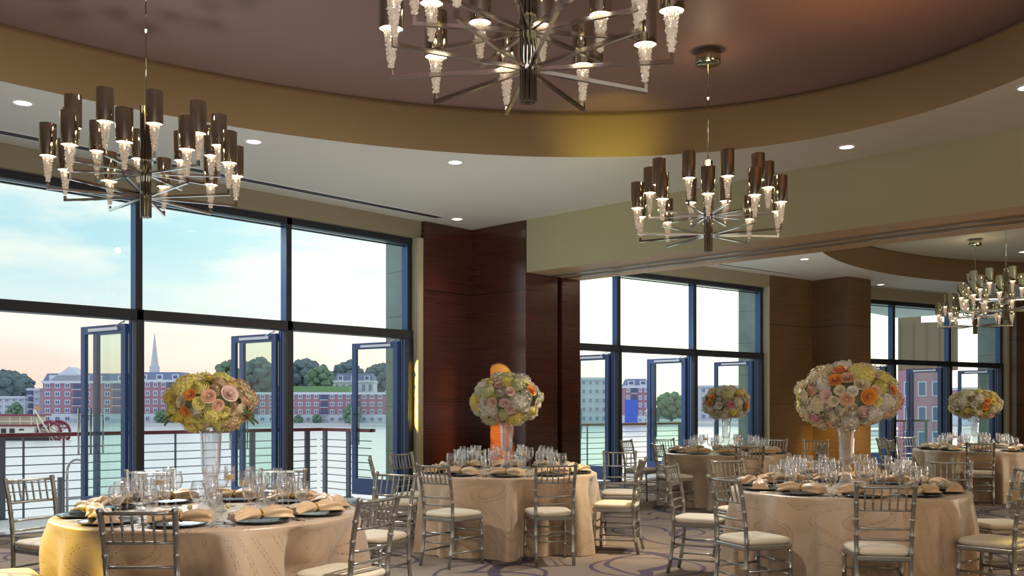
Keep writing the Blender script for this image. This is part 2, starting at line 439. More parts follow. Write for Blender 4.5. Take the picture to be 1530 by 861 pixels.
# ------------------------------------------------------------------ windows and the open terrace doors
WN = [0]; DN = [0]
def window_bay(xs, O, a):
    """xs: mullion centres along the bay; y=0 is the room face, y grows outwards"""
    root = (O[0], O[1], 0)
    n = len(xs)
    for i in range(n-1):
        x0, x1 = xs[i], xs[i+1]
        WN[0] += 1
        w = bpy.data.objects.new('window_%d' % WN[0], None); COL.objects.link(w); w.location = root; w.rotation_euler = (0, 0, a); struct(w)
        b = MB()
        for x in ([x0, x1] if i == n-2 else [x0]):
            b.box(x-.04, x+.04, .045, .18, TT, ZH); b.box(x-.042, x+.042, .03, .046, TT, ZH, 1)      # mullion; indoor shade put into a darker room-side face
        b.box(x0-.04, x1+.04, .02, .19, ZH-.09, ZH, 1)  # head frame gets the same shade-darkened colour
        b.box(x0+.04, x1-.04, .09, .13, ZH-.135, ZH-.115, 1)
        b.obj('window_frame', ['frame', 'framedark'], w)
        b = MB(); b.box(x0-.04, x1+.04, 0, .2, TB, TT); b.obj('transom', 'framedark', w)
        b = MB(); b.add([(x0+.03, .1, TT), (x1-.03, .1, TT), (x1-.03, .1, ZH-.09), (x0+.03, .1, ZH-.09)], [(0, 1, 2, 3)]); b.obj('pane', 'pane', w)
        b = MB()                                                     # deep door jamb below the transom
        for x in ([x0, x1] if i == n-2 else [x0]):
            b.box(x-.05, x+.05, .0, .09, 0, TB)
            b.box(x-.035, x+.035, .09, .24, 0, TB)
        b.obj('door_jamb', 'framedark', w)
        b = MB()
        for x in ([x0, x1] if i == n-2 else [x0]):
            for s_ in (-1, 1):
                b.box(x+s_*.036-.008, x+s_*.036+.008, .1, .135, .0, TB); b.box(x+s_*.036-.008, x+s_*.036+.008, .165, .2, .0, TB)
        b.obj('door_stop', 'doorframe', w)
        b = MB(); b.box(x0+.05, x1-.05, 0, .26, -.05, .012); b.obj('sill', 'steel', w)
        for side in (0, 1):
            DN[0] += 1
            hx = (x0+.06) if side == 0 else (x1-.06)
            ang = radians(97 if side == 0 else 99)
            wd = (x1-x0)/2-.12
            m = MB()                                                  # leaf drawn from hinge along +x, thickness in y
            z0, z1 = .02, TB-.035
            m.box(0, .09, -.025, .025, z0, z1); m.box(wd-.09, wd, -.025, .025, z0, z1)
            m.box(.09, wd-.09, -.025, .025, z1-.1, z1); m.box(.09, wd-.09, -.025, .025, z0, z0+.26)
            hp = bayp(O, a, hx, .24)
            lf = m.obj('door_%d' % DN[0], 'doorframe', None, (hp[0], hp[1], 0), a+ang); struct(lf)
            g = MB(); g.add([(.08, 0, z0+.25), (wd-.08, 0, z0+.25), (wd-.08, 0, z1-.09), (.08, 0, z1-.09)], [(0, 1, 2, 3)]); g.obj('pane', 'doorpane', lf)
            h = MB()
            for s_ in (-1, 1):
                h.tube([(wd-.05, s_*.085, .82), (wd-.05, s_*.085, 1.42)], .012, 8)
                for zz in (.92, 1.32): h.tube([(wd-.05, 0, zz), (wd-.05, s_*.085, zz)], .009, 6)
            h.obj('handle', 'steel' if i != 0 else 'raildark', lf)
            c = MB(); c.box(.12, wd*.78, .027 if side else -.057, .057 if side else -.027, z1-.075, z1-.035)
            c.tube([(.2, .03 if side else -.03, z1-.03), (.12, .0, z1+.02), (.05, 0., z1+.03)], .012, 6)
            c.obj('door_closer', 'closer', lf)
window_bay([-1.2, .97, 3.14, 5.324, 7.475, 9.675], (0, 11.37), 0)
window_bay([0, 2.17, 4.34, 6.51], O2, ANG2)
window_bay([0, 2.17, 4.34, 6.51], O3, ANG3)

# ------------------------------------------------------------------ terrace: decks and cable railings
DZ = -.06
b = MB(); b.box(-4.7, 9.6, 11.62, 13.7, DZ-.25, DZ); struct(b.obj('floor_terrace', 'deck'))
b = MB(); b.box(.2, 6.4, .25, 2.3, DZ-.25, DZ); struct(b.obj('floor_terrace_second', 'deck', None, (O2[0], O2[1], 0), ANG2))
b = MB(); b.box(.2, 6.4, .25, 2.3, DZ-.25, DZ); struct(b.obj('floor_terrace_third', 'deck', None, (O3[0], O3[1], 0), ANG3))
def railing(p0, p1, posts, thin, top_m, label):
    p0 = Vector(p0); p1 = Vector(p1); d = p1-p0; ln = d.length; a = atan2(d.y, d.x)
    t = thing('railing', (p0.x, p0.y, DZ), label, 'railing', a)
    m = MB(); m.box(-.03, ln+.03, -.06, .06, 1.09, 1.145); m.obj('top_rail', top_m, t, bevel=.008)
    for k in range(8):
        m = MB(); m.tube([(0, 0, .12+k*.118), (ln, 0, .12+k*.118)], .0075, 6); m.obj('cable', 'raildark', t)
    for x in posts:
        m = MB(); m.box(x-.045, x+.045, -.02, .02, 0, 1.09); m.box(x-.07, x+.07, -.05, .05, 0, .015); m.obj('post', 'raildark', t)
    for x in thin:
        m = MB(); m.box(x-.012, x+.012, -.012, .012, 0, 1.09); m.obj('baluster', 'raildark', t)
RY = 13.56
posts = [on_y(p, RY) for p in (2, 377, 459)]
thins = [on_y(p, RY) for p in (35, 95, 262)]
railing((-4.6, RY), (9.44, RY), [x+4.6 for x in [-1.5, 1.2]+posts], [x+4.6 for x in [-.3, .5, 2.6]+thins], 'railwood', 'long red-topped cable railing along the terrace outside the nearest window bay')
railing((9.545, RY+.03), (9.545, 12.2), [.12, .78], [], 'railwood', 'short red-topped cable railing returning from the terrace corner to the stone pier')
def loc2(O, a, x, y): return bayp(O, a, x, y)
railing(loc2(O2, ANG2, .3, 2.2), loc2(O2, ANG2, 6.3, 2.2), [.05, 2., 4., 5.95], [1., 3., 5.], 'railwood_brown', 'brown-topped cable railing outside the second window bay behind the wood pier')
railing(loc2(O3, ANG3, .3, 2.2), loc2(O3, ANG3, 6.3, 2.2), [.05, 2., 4., 5.95], [1., 3., 5.], 'railwood_brown', 'brown-topped cable railing outside the farthest window bay')
# boarding ladder hoop with a hanging lantern on the terrace
lx, ly = on_y(115, 13.2), 13.2
t = thing('boarding_ladder', (lx, ly, DZ), 'grey metal boarding ladder hoop standing at the terrace railing', 'ladder', 0)
m = MB(); pts = [(-.13, 0, 0), (-.13, 0, .62)]+[(-.13*cos(k*pi/8), 0, .62+.16*sin(k*pi/8)) for k in range(1, 8)]+[(.13, 0, .62), (.13, 0, 0)]
m.tube(pts, .017, 8); m.obj('hoop', 'steel', t)
m = MB(); m.box(-.25, -.2, -.025, .025, 0, .55); m.obj('post', 'raildark', t)
m = MB(); m.tube([(-.13, 0, .25), (.13, 0, .25)], .012, 6); m.obj('rung', 'steel', t)

# ------------------------------------------------------------------ water and the far shore
WZ = -4.6
b = MB(); b.add([(-600, -50, WZ), (900, -50, WZ), (900, 900, WZ), (-600, 900, WZ)], [(0, 1, 2, 3)])
struct(b.obj('water', 'water'))
def shore(px, D): return at(px, D)
def frame_at(px, D, z=WZ):       # location and rotation facing the camera side
    x, y = at(px, D); return (x, y, z), YAW-pi/2
def px2m(n, D): return n*D/F
D0 = 316.
# quay strip along the shore
b = MB(); pts = []
for px in range(-500, 2000, 100):
    pts.append(at(px, D0-6))
n = len(pts)
back = [at(px, 420) for px in range(-500, 2000, 100)]
b.add([(x, y, WZ+1.1) for x, y in pts]+[(x, y, WZ+1.1) for x, y in back]+[(x, y, WZ-1) for x, y in pts],
      [(i, i+1, n+i+1, n+i) for i in range(n-1)]+[(2*n+i, 2*n+i+1, i+1, i) for i in range(n-1)])
struct(b.obj('ground_far_quay', 'quay'))

def win_mesh(w, h):
    m = MB(); m.box(-w/2, w/2, -.25, 0, 0, h, 0); m.box(-w/2+.25, -.1, -.3, -.25, .3, h-.3, 1); m.box(.1, w/2-.25, -.3, -.25, .3, h-.3, 1)
    return m.mesh('window', ['hazewhite', 'hazewin'])
WM = {}
def apartment(px0, px1, D, ytop, floors, cols, label, wall='brick', roof='mansard', balc=(), base=1, depth=10, group=None):
    pc = (px0+px1)/2; W = px2m(px1-px0, D); Hh = (HY-ytop)*D/F+CH-WZ
    loc, rz = frame_at(pc, D)
    t = thing('apartment_building', loc, label, 'building', rz, group)
    roofh = Hh*.16 if roof == 'mansard' else .8
    bh = Hh-roofh; fh = (bh-1.1)/floors
    m = MB(); m.box(-W/2+.45, W/2-.45, 0, depth, 1.1+fh*base, bh); m.obj('wall', wall, t)
    W -= .9; m = MB(); m.box(-W/2-.1, W/2+.1, -.15, depth, .9, 1.1+fh*base+.3); m.obj('ground_storey', 'hazewhite', t)
    m = MB(); m.box(-W/2-.3, W/2+.3, -.6, depth, bh-.5, bh+.3); m.obj('cornice', 'hazewhite', t)
    if roof == 'mansard':
        m = MB(); i = roofh*.35
        vs = [(-W/2, 0, bh+.3), (W/2, 0, bh+.3), (W/2, depth, bh+.3), (-W/2, depth, bh+.3), (-W/2+i, i, Hh), (W/2-i, i, Hh), (W/2-i, depth-i, Hh), (-W/2+i, depth-i, Hh)]
        m.add(vs, [(0, 1, 5, 4), (1, 2, 6, 5), (2, 3, 7, 6), (3, 0, 4, 7), (4, 5, 6, 7)]); m.obj('roof', 'hazeroof', t)
        for k in range(max(2, cols//2)):
            x = -W/2+W*(k+.5)/max(2, cols//2); dw = 1.1
            m = MB(); m.box(x-dw, x+dw, -.1, 3, bh+.3, bh+.3+roofh*.62, 0); m.box(x-dw*.6, x+dw*.6, -.2, -.1, bh+.7, bh+.3+roofh*.5, 1)
            m.obj('dormer', ['hazewhite', 'hazewin'], t)
    cw = W/cols
    key = (round(cw, 1), round(fh, 1))
    if key not in WM: WM[key] = win_mesh(min(cw*.55, 2.6), fh*.62)
    for fl_ in range(floors):
        for c in range(cols):
            if c in balc: continue
            link('window', WM[key], t, (-W/2+cw*(c+.5), -.05, 1.1+fh*fl_+fh*.2))
    for c in balc:
        for fl_ in range(floors):
            m = MB(); x = -W/2+cw*(c+.5)
            m.box(x-cw*.45, x+cw*.45, -.1, .3, 1.1+fh*fl_+.3, 1.1+fh*fl_+fh*.85, 1)
            m.box(x-cw*.48, x+cw*.48, -1.2, 0, 1.1+fh*fl_+.1, 1.1+fh*fl_+.3, 0)
            for k in range(7): m.box(x-cw*.46+cw*.92*k/6-.05, x-cw*.46+cw*.92*k/6+.05, -1.2, -1.1, 1.1+fh*fl_+.3, 1.1+fh*fl_+1.3, 1)
            m.obj('balcony', ['hazewhite', 'hazewin'], t)
    return t, W, bh, Hh
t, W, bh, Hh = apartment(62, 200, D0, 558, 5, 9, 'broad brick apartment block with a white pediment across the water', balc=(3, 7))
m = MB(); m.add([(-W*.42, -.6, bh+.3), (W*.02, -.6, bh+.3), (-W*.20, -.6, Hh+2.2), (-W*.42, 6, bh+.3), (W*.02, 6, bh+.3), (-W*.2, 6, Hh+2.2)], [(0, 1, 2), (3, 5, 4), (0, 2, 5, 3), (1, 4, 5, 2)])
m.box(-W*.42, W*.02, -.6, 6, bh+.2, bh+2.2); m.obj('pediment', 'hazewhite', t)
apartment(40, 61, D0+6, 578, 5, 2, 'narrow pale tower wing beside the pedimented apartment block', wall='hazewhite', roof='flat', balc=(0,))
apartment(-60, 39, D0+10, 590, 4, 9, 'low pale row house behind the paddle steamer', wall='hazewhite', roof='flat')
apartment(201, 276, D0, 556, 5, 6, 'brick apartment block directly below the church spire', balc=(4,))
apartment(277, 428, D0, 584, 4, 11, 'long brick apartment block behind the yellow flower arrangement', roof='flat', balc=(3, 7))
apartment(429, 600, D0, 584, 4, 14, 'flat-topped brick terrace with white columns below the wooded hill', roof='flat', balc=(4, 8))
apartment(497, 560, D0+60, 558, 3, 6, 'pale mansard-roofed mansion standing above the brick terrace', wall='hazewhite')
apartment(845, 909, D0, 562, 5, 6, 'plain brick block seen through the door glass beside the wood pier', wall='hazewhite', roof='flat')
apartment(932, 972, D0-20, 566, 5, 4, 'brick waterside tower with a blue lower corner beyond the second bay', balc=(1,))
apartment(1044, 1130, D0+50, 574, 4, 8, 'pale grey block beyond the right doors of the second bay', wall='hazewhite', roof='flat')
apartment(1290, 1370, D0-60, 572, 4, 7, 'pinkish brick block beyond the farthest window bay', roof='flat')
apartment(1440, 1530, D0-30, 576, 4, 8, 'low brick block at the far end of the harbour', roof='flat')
# blue hoarding
loc, rz = frame_at(943, D0-30); m = MB(); m.box(-1.8, 1.8, -.2, .2, 1., 8.6); m.box(-1.9, -1.7, -.25, .25, 1., 8.7); m.box(1.7, 1.9, -.25, .25, 1., 8.7)
tag(m.obj('hoarding', 'bluepanel', None, loc, rz), 'tall bright blue hoarding panel before the waterside tower', 'hoarding')
# big brown building close to the far bay
loc, rz = frame_at(1386, 95, WZ); rz = atan2(loc[1], loc[0])-pi/2
t = thing('office_building', loc, 'big plain brown office building filling the upper panes of the farthest bay', 'building', rz)
m = MB(); m.box(-2.75, 2.75, 0, 1.5, 9.8, 14.6); m.box(-2.75, -.6, 0, 1.5, 14.6, 17.0); m.obj('wall', 'brownfacade', t)
m = MB(); m.box(-2.75, 2.0, -.05, 1.5, 0, 9.8); m.obj('lower_storeys', 'brick', t)
for zz in (2.2, 4.7, 7.2):
    for xx in (-2.2, -.9, .4):
        m = MB(); m.box(xx, xx+.8, -.1, 0, zz, zz+1.5, 0); m.box(xx+.1, xx+.7, -.13, -.1, zz+.1, zz+1.4, 1); m.obj('window', ['hazewhite', 'hazewin'], t)
for k in range(5):
    m = MB(); m.box(-2.5+k*1.2, -2.5+k*1.2+.05, -.08, 0, 9.8, 14.6); m.obj('mullion_strip', 'brownfacade', t)
# church spire
loc, rz = frame_at(231, D0+90)
t = thing('church_spire', loc, 'slender white church spire rising above the brick roofs', 'church', rz)
m = MB(); m.box(-1.6, 1.6, -1.6, 1.6, 0, 24); m.obj('tower', 'hazewhite', t)
m = MB(); m.lathe([(1.7, 24), (.9, 31), (.05, 38.5)], 8); m.obj('spire', 'hazewhite', t)
# wooded hills
def hill(name, px0, px1, D, ytop, mat):
    b = MB(); k = 24; vs = []; 
    for i in range(k+1):
        px = px0+(px1-px0)*i/k; x, y = at(px, D); h = ((HY-ytop)*D/F+CH-WZ)*(sin(pi*i/k)**.6)*(.85+.15*sin(i*1.7))
        x2, y2 = at(px, D+60)
        vs += [(x, y, WZ), (x, y, WZ+max(h*.7, .2)), (x2, y2, WZ+max(h, .3)), (x2, y2, WZ)]
    b.add(vs, [(i*4+j, i*4+4+j, i*4+5+j, i*4+1+j) for i in range(k) for j in range(3)], 0, True)
    struct(b.obj(name, mat))
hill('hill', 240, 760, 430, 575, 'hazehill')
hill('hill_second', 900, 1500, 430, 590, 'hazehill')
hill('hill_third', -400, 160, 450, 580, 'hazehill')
# lawn in front of trees
b = MB(); x, y = at(440, D0+48); loc, rz = frame_at(466, D0+40)
m = MB(); m.box(-14, 14, 0, 30, 0, 14.2); struct(m.obj('ground_lawn_bank', 'lawn', None, loc, rz))
# harbour cranes / sheds roof line
loc, rz = frame_at(318, D0+80)
t = thing('harbour_shed', loc, 'long reddish harbour building with rooftop gantries behind the yellow flowers', 'building', rz)
m = MB(); m.box(-16, 14, 0, 15, 0, 17); m.obj('wall', 'brick', t)
m = MB()
for k in range(6): m.box(-10+k*3.5, -9.8+k*3.5, 0, .3, 17, 20.5+(k % 3)*.8)
m.box(-10, 8, 0, .3, 19.4, 19.7); m.box(-6, 6, 0, .3, 18.2, 18.5); m.obj('gantry', 'hazeroof', t)
# trees
def tree(px, D, ytop, wpx, ybase, mat, label, group=None, seed=0):
    rnd = random.Random(seed*13+int(px)); loc, rz = frame_at(px, D); R = px2m(wpx, D)/2; top = (HY-ytop)*D/F+CH-WZ; base = (HY-ybase)*D/F+CH-WZ
    t = thing('tree', loc, label, 'tree', rz, group); m = MB()
    hh = (top-base)/2; nb = 26
    for k in range(nb):
        z = 1-2*(k+.5)/nb; rr = sqrt(max(0, 1-z*z)); a = k*2.39996
        c = (R*.72*rr*cos(a), R*.72*rr*sin(a), base+hh+hh*.75*z); r = R*rnd.uniform(.25, .4)
        vs = []; fs = []; nu, nv = 9, 6
        for i in range(nu):
            for j in range(nv):
                th = pi*j/(nv-1); ph = 2*pi*i/nu; q = r*(1+rnd.uniform(-.22, .22))
                vs.append((c[0]+q*sin(th)*cos(ph), c[1]+q*sin(th)*sin(ph), c[2]+q*cos(th)*.85))
        for i in range(nu):
            for j in range(nv-1): fs.append((i*nv+j, ((i+1) % nu)*nv+j, ((i+1) % nu)*nv+j+1, i*nv+j+1))
        m.add(vs, fs, 0, False)
    m.obj('crown', mat, t)
    m = MB(); m.tube([(0, 0, 0), (0, 0, base+hh)], [R*.09+.1, R*.05], 7); m.obj('trunk', 'trunk', t)
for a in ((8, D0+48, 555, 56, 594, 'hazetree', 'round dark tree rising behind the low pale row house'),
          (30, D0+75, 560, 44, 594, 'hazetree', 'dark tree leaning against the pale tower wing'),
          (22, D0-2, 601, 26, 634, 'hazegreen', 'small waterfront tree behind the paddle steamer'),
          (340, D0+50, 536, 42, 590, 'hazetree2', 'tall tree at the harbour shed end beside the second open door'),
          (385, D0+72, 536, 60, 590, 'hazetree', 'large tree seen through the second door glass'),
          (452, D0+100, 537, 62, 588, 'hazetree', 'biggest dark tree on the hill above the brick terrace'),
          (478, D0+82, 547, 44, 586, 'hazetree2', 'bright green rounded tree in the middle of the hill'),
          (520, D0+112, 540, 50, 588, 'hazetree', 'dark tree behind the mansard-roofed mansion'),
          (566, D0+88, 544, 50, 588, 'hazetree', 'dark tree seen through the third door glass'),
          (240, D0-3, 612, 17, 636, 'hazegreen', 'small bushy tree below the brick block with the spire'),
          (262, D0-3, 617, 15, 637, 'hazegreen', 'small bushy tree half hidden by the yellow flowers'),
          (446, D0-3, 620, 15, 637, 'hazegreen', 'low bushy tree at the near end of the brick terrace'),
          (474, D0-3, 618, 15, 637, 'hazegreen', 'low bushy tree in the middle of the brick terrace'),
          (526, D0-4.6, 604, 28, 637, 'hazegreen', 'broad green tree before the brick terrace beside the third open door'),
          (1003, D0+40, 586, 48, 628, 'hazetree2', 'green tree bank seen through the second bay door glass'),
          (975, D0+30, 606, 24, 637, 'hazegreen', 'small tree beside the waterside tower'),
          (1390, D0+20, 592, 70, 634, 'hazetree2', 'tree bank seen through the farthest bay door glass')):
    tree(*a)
# paddle steamer
loc, rz = frame_at(40, 178)
s = 178/F
t = thing('paddle_steamer', loc, 'white stern-wheel paddle steamer with dark red trim moored across the water', 'boat', rz)
def bx(n, x0, x1, y0, y1, mat, d0=-3, d1=3, par=None):   # pixel offsets from (40, 658)
    m = MB(); m.box((x0-40)*s, (x1-40)*s, d0, d1, (658-y1)*s, (658-y0)*s); return m.obj(n, mat, par or t)
bx('hull', -60, 80, 650, 660, 'boatdark', -2.6, 2.6)
c = bx('cabin', -60, 62, 637, 651, 'boatwhite', -3, 3)
for k, x in enumerate((-30, -14, 0, 14.5, 27)): bx('cabin_window', x, x+7.5, 640, 647.5, 'boatdark', -3.1, -3.0)
bx('vent_window', 41, 48, 640.5, 643, 'boatdark', -3.1, -3.0)
bx('deck_edge', -60, 62, 634.5, 637, 'boatred', -3.3, 3.3)
bx('saloon', -60, 60, 621, 634.5, 'boatcream', -2.2, 2.2)
for x in (-45, -20, 7, 27, 42, 58): bx('canopy_post', x, x+1, 621, 634.5, 'boatwhite', -3.0, -2.85)
bx('railing', -60, 62, 629, 629.8, 'boatwhite', -3.1, -3.0)
bx('canopy', -60, 64, 619, 621.5, 'boatred', -3.4, 3.4)
w = MB(); cx, cz, R = (81-40)*s, (658-647)*s, 17*s
pts = [(cx+R*cos(k*pi/12), 0, cz+R*sin(k*pi/12)) for k in range(25)]
wh = None
for y in (-1.8, 1.8): w.tube([(x, y, z) for x, _, z in pts], .28, 6, caps=False)
wh = w.obj('paddle_wheel', 'boatred', t)
w = MB()
for k in range(12):
    a = k*pi/6; w.tube([(cx, -1.8, cz), (cx+R*cos(a), -1.8, cz+R*sin(a))], .09, 5); w.tube([(cx, 1.8, cz), (cx+R*cos(a), 1.8, cz+R*sin(a))], .09, 5)
w.obj('spokes', 'boatcream', wh)
w = MB()
for k in range(12):
    a = k*pi/6; p = Vector((cx+R*.9*cos(a), 0, cz+R*.9*sin(a))); w.box(-.25, .25, -1.8, 1.8, -.04, .04, 0, Matrix.Translation(p) @ Matrix.Rotation(-a, 4, 'Y'))
w.obj('paddle', 'boatred', wh)
w = MB(); w.tube([((60-40)*s, -2.2, (658-612)*s), ((82-40)*s, -2.2, cz)], .16, 6); w.tube([((60-40)*s, -2.2, (658-612)*s), ((58-40)*s, -2.2, (658-637)*s)], .16, 6); w.tube([((62-40)*s, -2.2, (658-624)*s), ((70-40)*s, -2.2, cz-.6)], .16, 6); w.obj('wheel_brace', 'boatwhite', t)
w = MB(); w.tube([((61-40)*s, -2.2, (658-614)*s), ((61-40)*s, -2.2, (658-605)*s)], .05, 5); w.add([((61-40)*s, -2.2, (658-606)*s), ((69-40)*s, -2.0, (658-610)*s), ((68-40)*s, -2.3, (658-614)*s), ((62-40)*s, -2.2, (658-611)*s)], [(0, 1, 2, 3)]); w.obj('flag', 'flag', t)

# ------------------------------------------------------------------ ceiling fittings
def downlight(px, py, label):
    x, y = at_z(px, py, ZC)
    t = thing('recessed_downlight', (x, y, ZC), label, 'downlight')
    m = MB(); m.lathe([(.075, -.002), (.078, -.012), (.10, -.010), (.105, -.001)], 24); m.obj('trim_ring', 'trimwhite', t)
    m = MB(); m.disc(.076, -.006, 24, up=False); m.obj('lamp_lens', 'downglow', t)
    ld = bpy.data.lights.new('downlight_spot', 'SPOT'); ld.energy = DL; ld.color = (1, .80, .55); ld.spot_size = radians(75); ld.spot_blend = .9; ld.shadow_soft_size = .06
    lo = bpy.data.objects.new('downlight_spot', ld); COL.objects.link(lo); lo.location = (x, y, ZC-.03)
DL = 55.
for px, py, lb in ((34, 153, 'round recessed downlight above the chandelier by the windows'), (379, 211, 'round recessed downlight beside the chandelier by the windows, second along the oval'),
                   (680, 242, 'round recessed downlight under the oval ceiling centre edge'), (683, 327, 'round recessed downlight in the corner by the wood pier'),
                   (1265, 219, 'round recessed downlight over the soffit beam side'), (1535, 130, 'round recessed downlight at the frame edge near the beam'),
                   (1202, 387, 'round recessed downlight before the second wood panel in the far room'), (1316, 425, 'round recessed downlight above the farthest window bay'),
                   (1530, 376, 'round recessed downlight beyond the far room chandeliers')):
    downlight(px, py, lb)
def slot(p0, p1, w, label):
    p0 = Vector(p0); p1 = Vector(p1); d = p1-p0
    t = thing('air_slot_vent', (p0.x, p0.y, ZC), label, 'vent', atan2(d.y, d.x))
    m = MB(); m.box(0, d.length, -w/2, w/2, -.006, -.001); m.obj('slot', 'framedark', t)
    m = MB(); m.box(0, d.length, -w/2-.02, -w/2, -.01, -.001); m.box(0, d.length, w/2, w/2+.02, -.01, -.001); m.obj('flange', 'trimwhite', t)
sy = 10.86
slot((-3, sy), (at_z(645, 327, ZC)[0], sy), .15, 'long linear air slot in the ceiling along the nearest windows')
slot(bayp(O2, ANG2, .2, -.5), bayp(O2, ANG2, 6.9, -.5), .10, 'linear air slot in the far room ceiling along the second bay')
slot(bayp(O3, ANG3, -.2, -.36), bayp(O3, ANG3, 6.9, -.36), .10, 'linear air slot in the far room ceiling along the farthest bay')

# ------------------------------------------------------------------ chandeliers
def crystal_mesh():
    m = MB(); rnd = random.Random(3)
    for lv in range(9):
        z = .20-lv*.0215; r = .030-.0025*lv; n = 9-lv//2
        for k in range(n):
            a = 2*pi*k/n+lv*.4; c = Vector((r*cos(a), r*sin(a), z+rnd.uniform(-.004, .004))); q = .0115*rnd.uniform(.85, 1.15)
            ax = Matrix.Rotation(rnd.uniform(0, 3), 3, Vector((rnd.random()-.5, rnd.random()-.5, rnd.random()-.5)).normalized())
            vs = [c+ax @ Vector(v)*q for v in ((1, 0, 0), (-1, 0, 0), (0, 1, 0), (0, -1, 0), (0, 0, 1.25), (0, 0, -1.25))]
            m.add(vs, [(0, 2, 4), (2, 1, 4), (1, 3, 4), (3, 0, 4), (2, 0, 5), (1, 2, 5), (3, 1, 5), (0, 3, 5)])
    m.lathe([(.004, .21), (.024, .20), (.012, .03), (.004, .02)], 8)
    return m.mesh('crystal_drop', 'crystal')
def shade_mesh():
    m = MB(); m.lathe([(.0625, 0), (.0625, .247), (.058, .249), (0.002, .249)], 28); m.lathe([(.0605, .245), (.0605, 0), (.0625, 0)], 28); return m.mesh('lamp_shade', 'chrome')
def glow_mesh():
    m = MB(); m.disc(.059, .008, 24, up=False); m.lathe([(.013, .012), (.016, -.012), (.012, -.028), (.001, -.032)], 10); return m.mesh('lamp_bulb', 'lampglow')
CRY, SHD, GLW = crystal_mesh(), shade_mesh(), glow_mesh()
def arm_mesh(R):
    m = MB(); w = .0095
    m.box(.03, R+w, -w, w, -w, w); m.box(R-w, R+w, -w, w, w, .035)
    return m.mesh('arm', 'chromearm')
ARM1, ARM2 = arm_mesh(.70), arm_mesh(.56)
def chandelier_col():
    m = MB()
    for k in range(10):
        a = 2*pi*k/10; m.tube([(.032*cos(a), .032*sin(a), 0), (.032*cos(a), .032*sin(a), .88)], .0125, 8)
    m.lathe([(.001, .002), (.034, .002), (.034, .878), (.001, .878)], 16)
    return m.mesh('column', 'chromedark')
COLM = chandelier_col()
def chandelier(px, depth, back_px_deg, label, zbot=2.935, watts=6, down=330):
    x, y = at(px, depth); view = atan2(y, x)
    t = thing('chandelier', (x, y, zbot), label, 'chandelier', 0)
    link('column', COLM, t)
    for tier, (z, me, off, R) in enumerate(((.16, ARM1, 0, .70), (.35, ARM2, 18, .56))):
        for k in range(10):
            a = view - radians(back_px_deg+off+36*k)
            ar = link('arm', me, t, (0, 0, z), a)
            link('crystal_drop', CRY, ar, (R, 0, .03)); link('lamp_shade', SHD, ar, (R, 0, .24)); link('lamp_bulb', GLW, ar, (R, 0, .24))
    m = MB(); m.tube([(0, 0, .88), (0, 0, ZD-zbot-.12)], .006, 8); m.obj('suspension_rod', 'chrome', t)
    m = MB(); m.lathe([(.001, ZD-zbot-.13), (.118, ZD-zbot-.13), (.122, ZD-zbot-.125), (.122, ZD-zbot), (.001, ZD-zbot)], 28); m.obj('ceiling_canopy', 'chrome', t)
    ld = bpy.data.lights.new('chandelier_light', 'POINT'); ld.energy = watts; ld.color = (1, .72, .42); ld.shadow_soft_size = .05
    lo = bpy.data.objects.new('chandelier_light', ld); COL.objects.link(lo); lo.location = (x, y, zbot+1.5)
    ld = bpy.data.lights.new('chandelier_downlight', 'SPOT'); ld.energy = down; ld.color = (1, .93, .85); ld.spot_size = radians(150); ld.spot_blend = 1.; ld.shadow_soft_size = .04
    lo = bpy.data.objects.new('chandelier_downlight', ld); COL.objects.link(lo); lo.location = (x, y, zbot-.06)
chandelier(789, 4.70, -10, 'largest chrome chandelier with crystal drops hanging over the near tables')
chandelier(218, 7.55, 12, 'chrome chandelier hanging in front of the nearest windows')
chandelier(1058, 9.2, 0, 'chrome chandelier hanging in front of the soffit beam')
chandelier(1503, 16.3, 8, 'nearer of the two chandeliers in the far room')
chandelier(1457, 19.45, 4, 'farther of the two chandeliers in the far room, with its canopy in view')

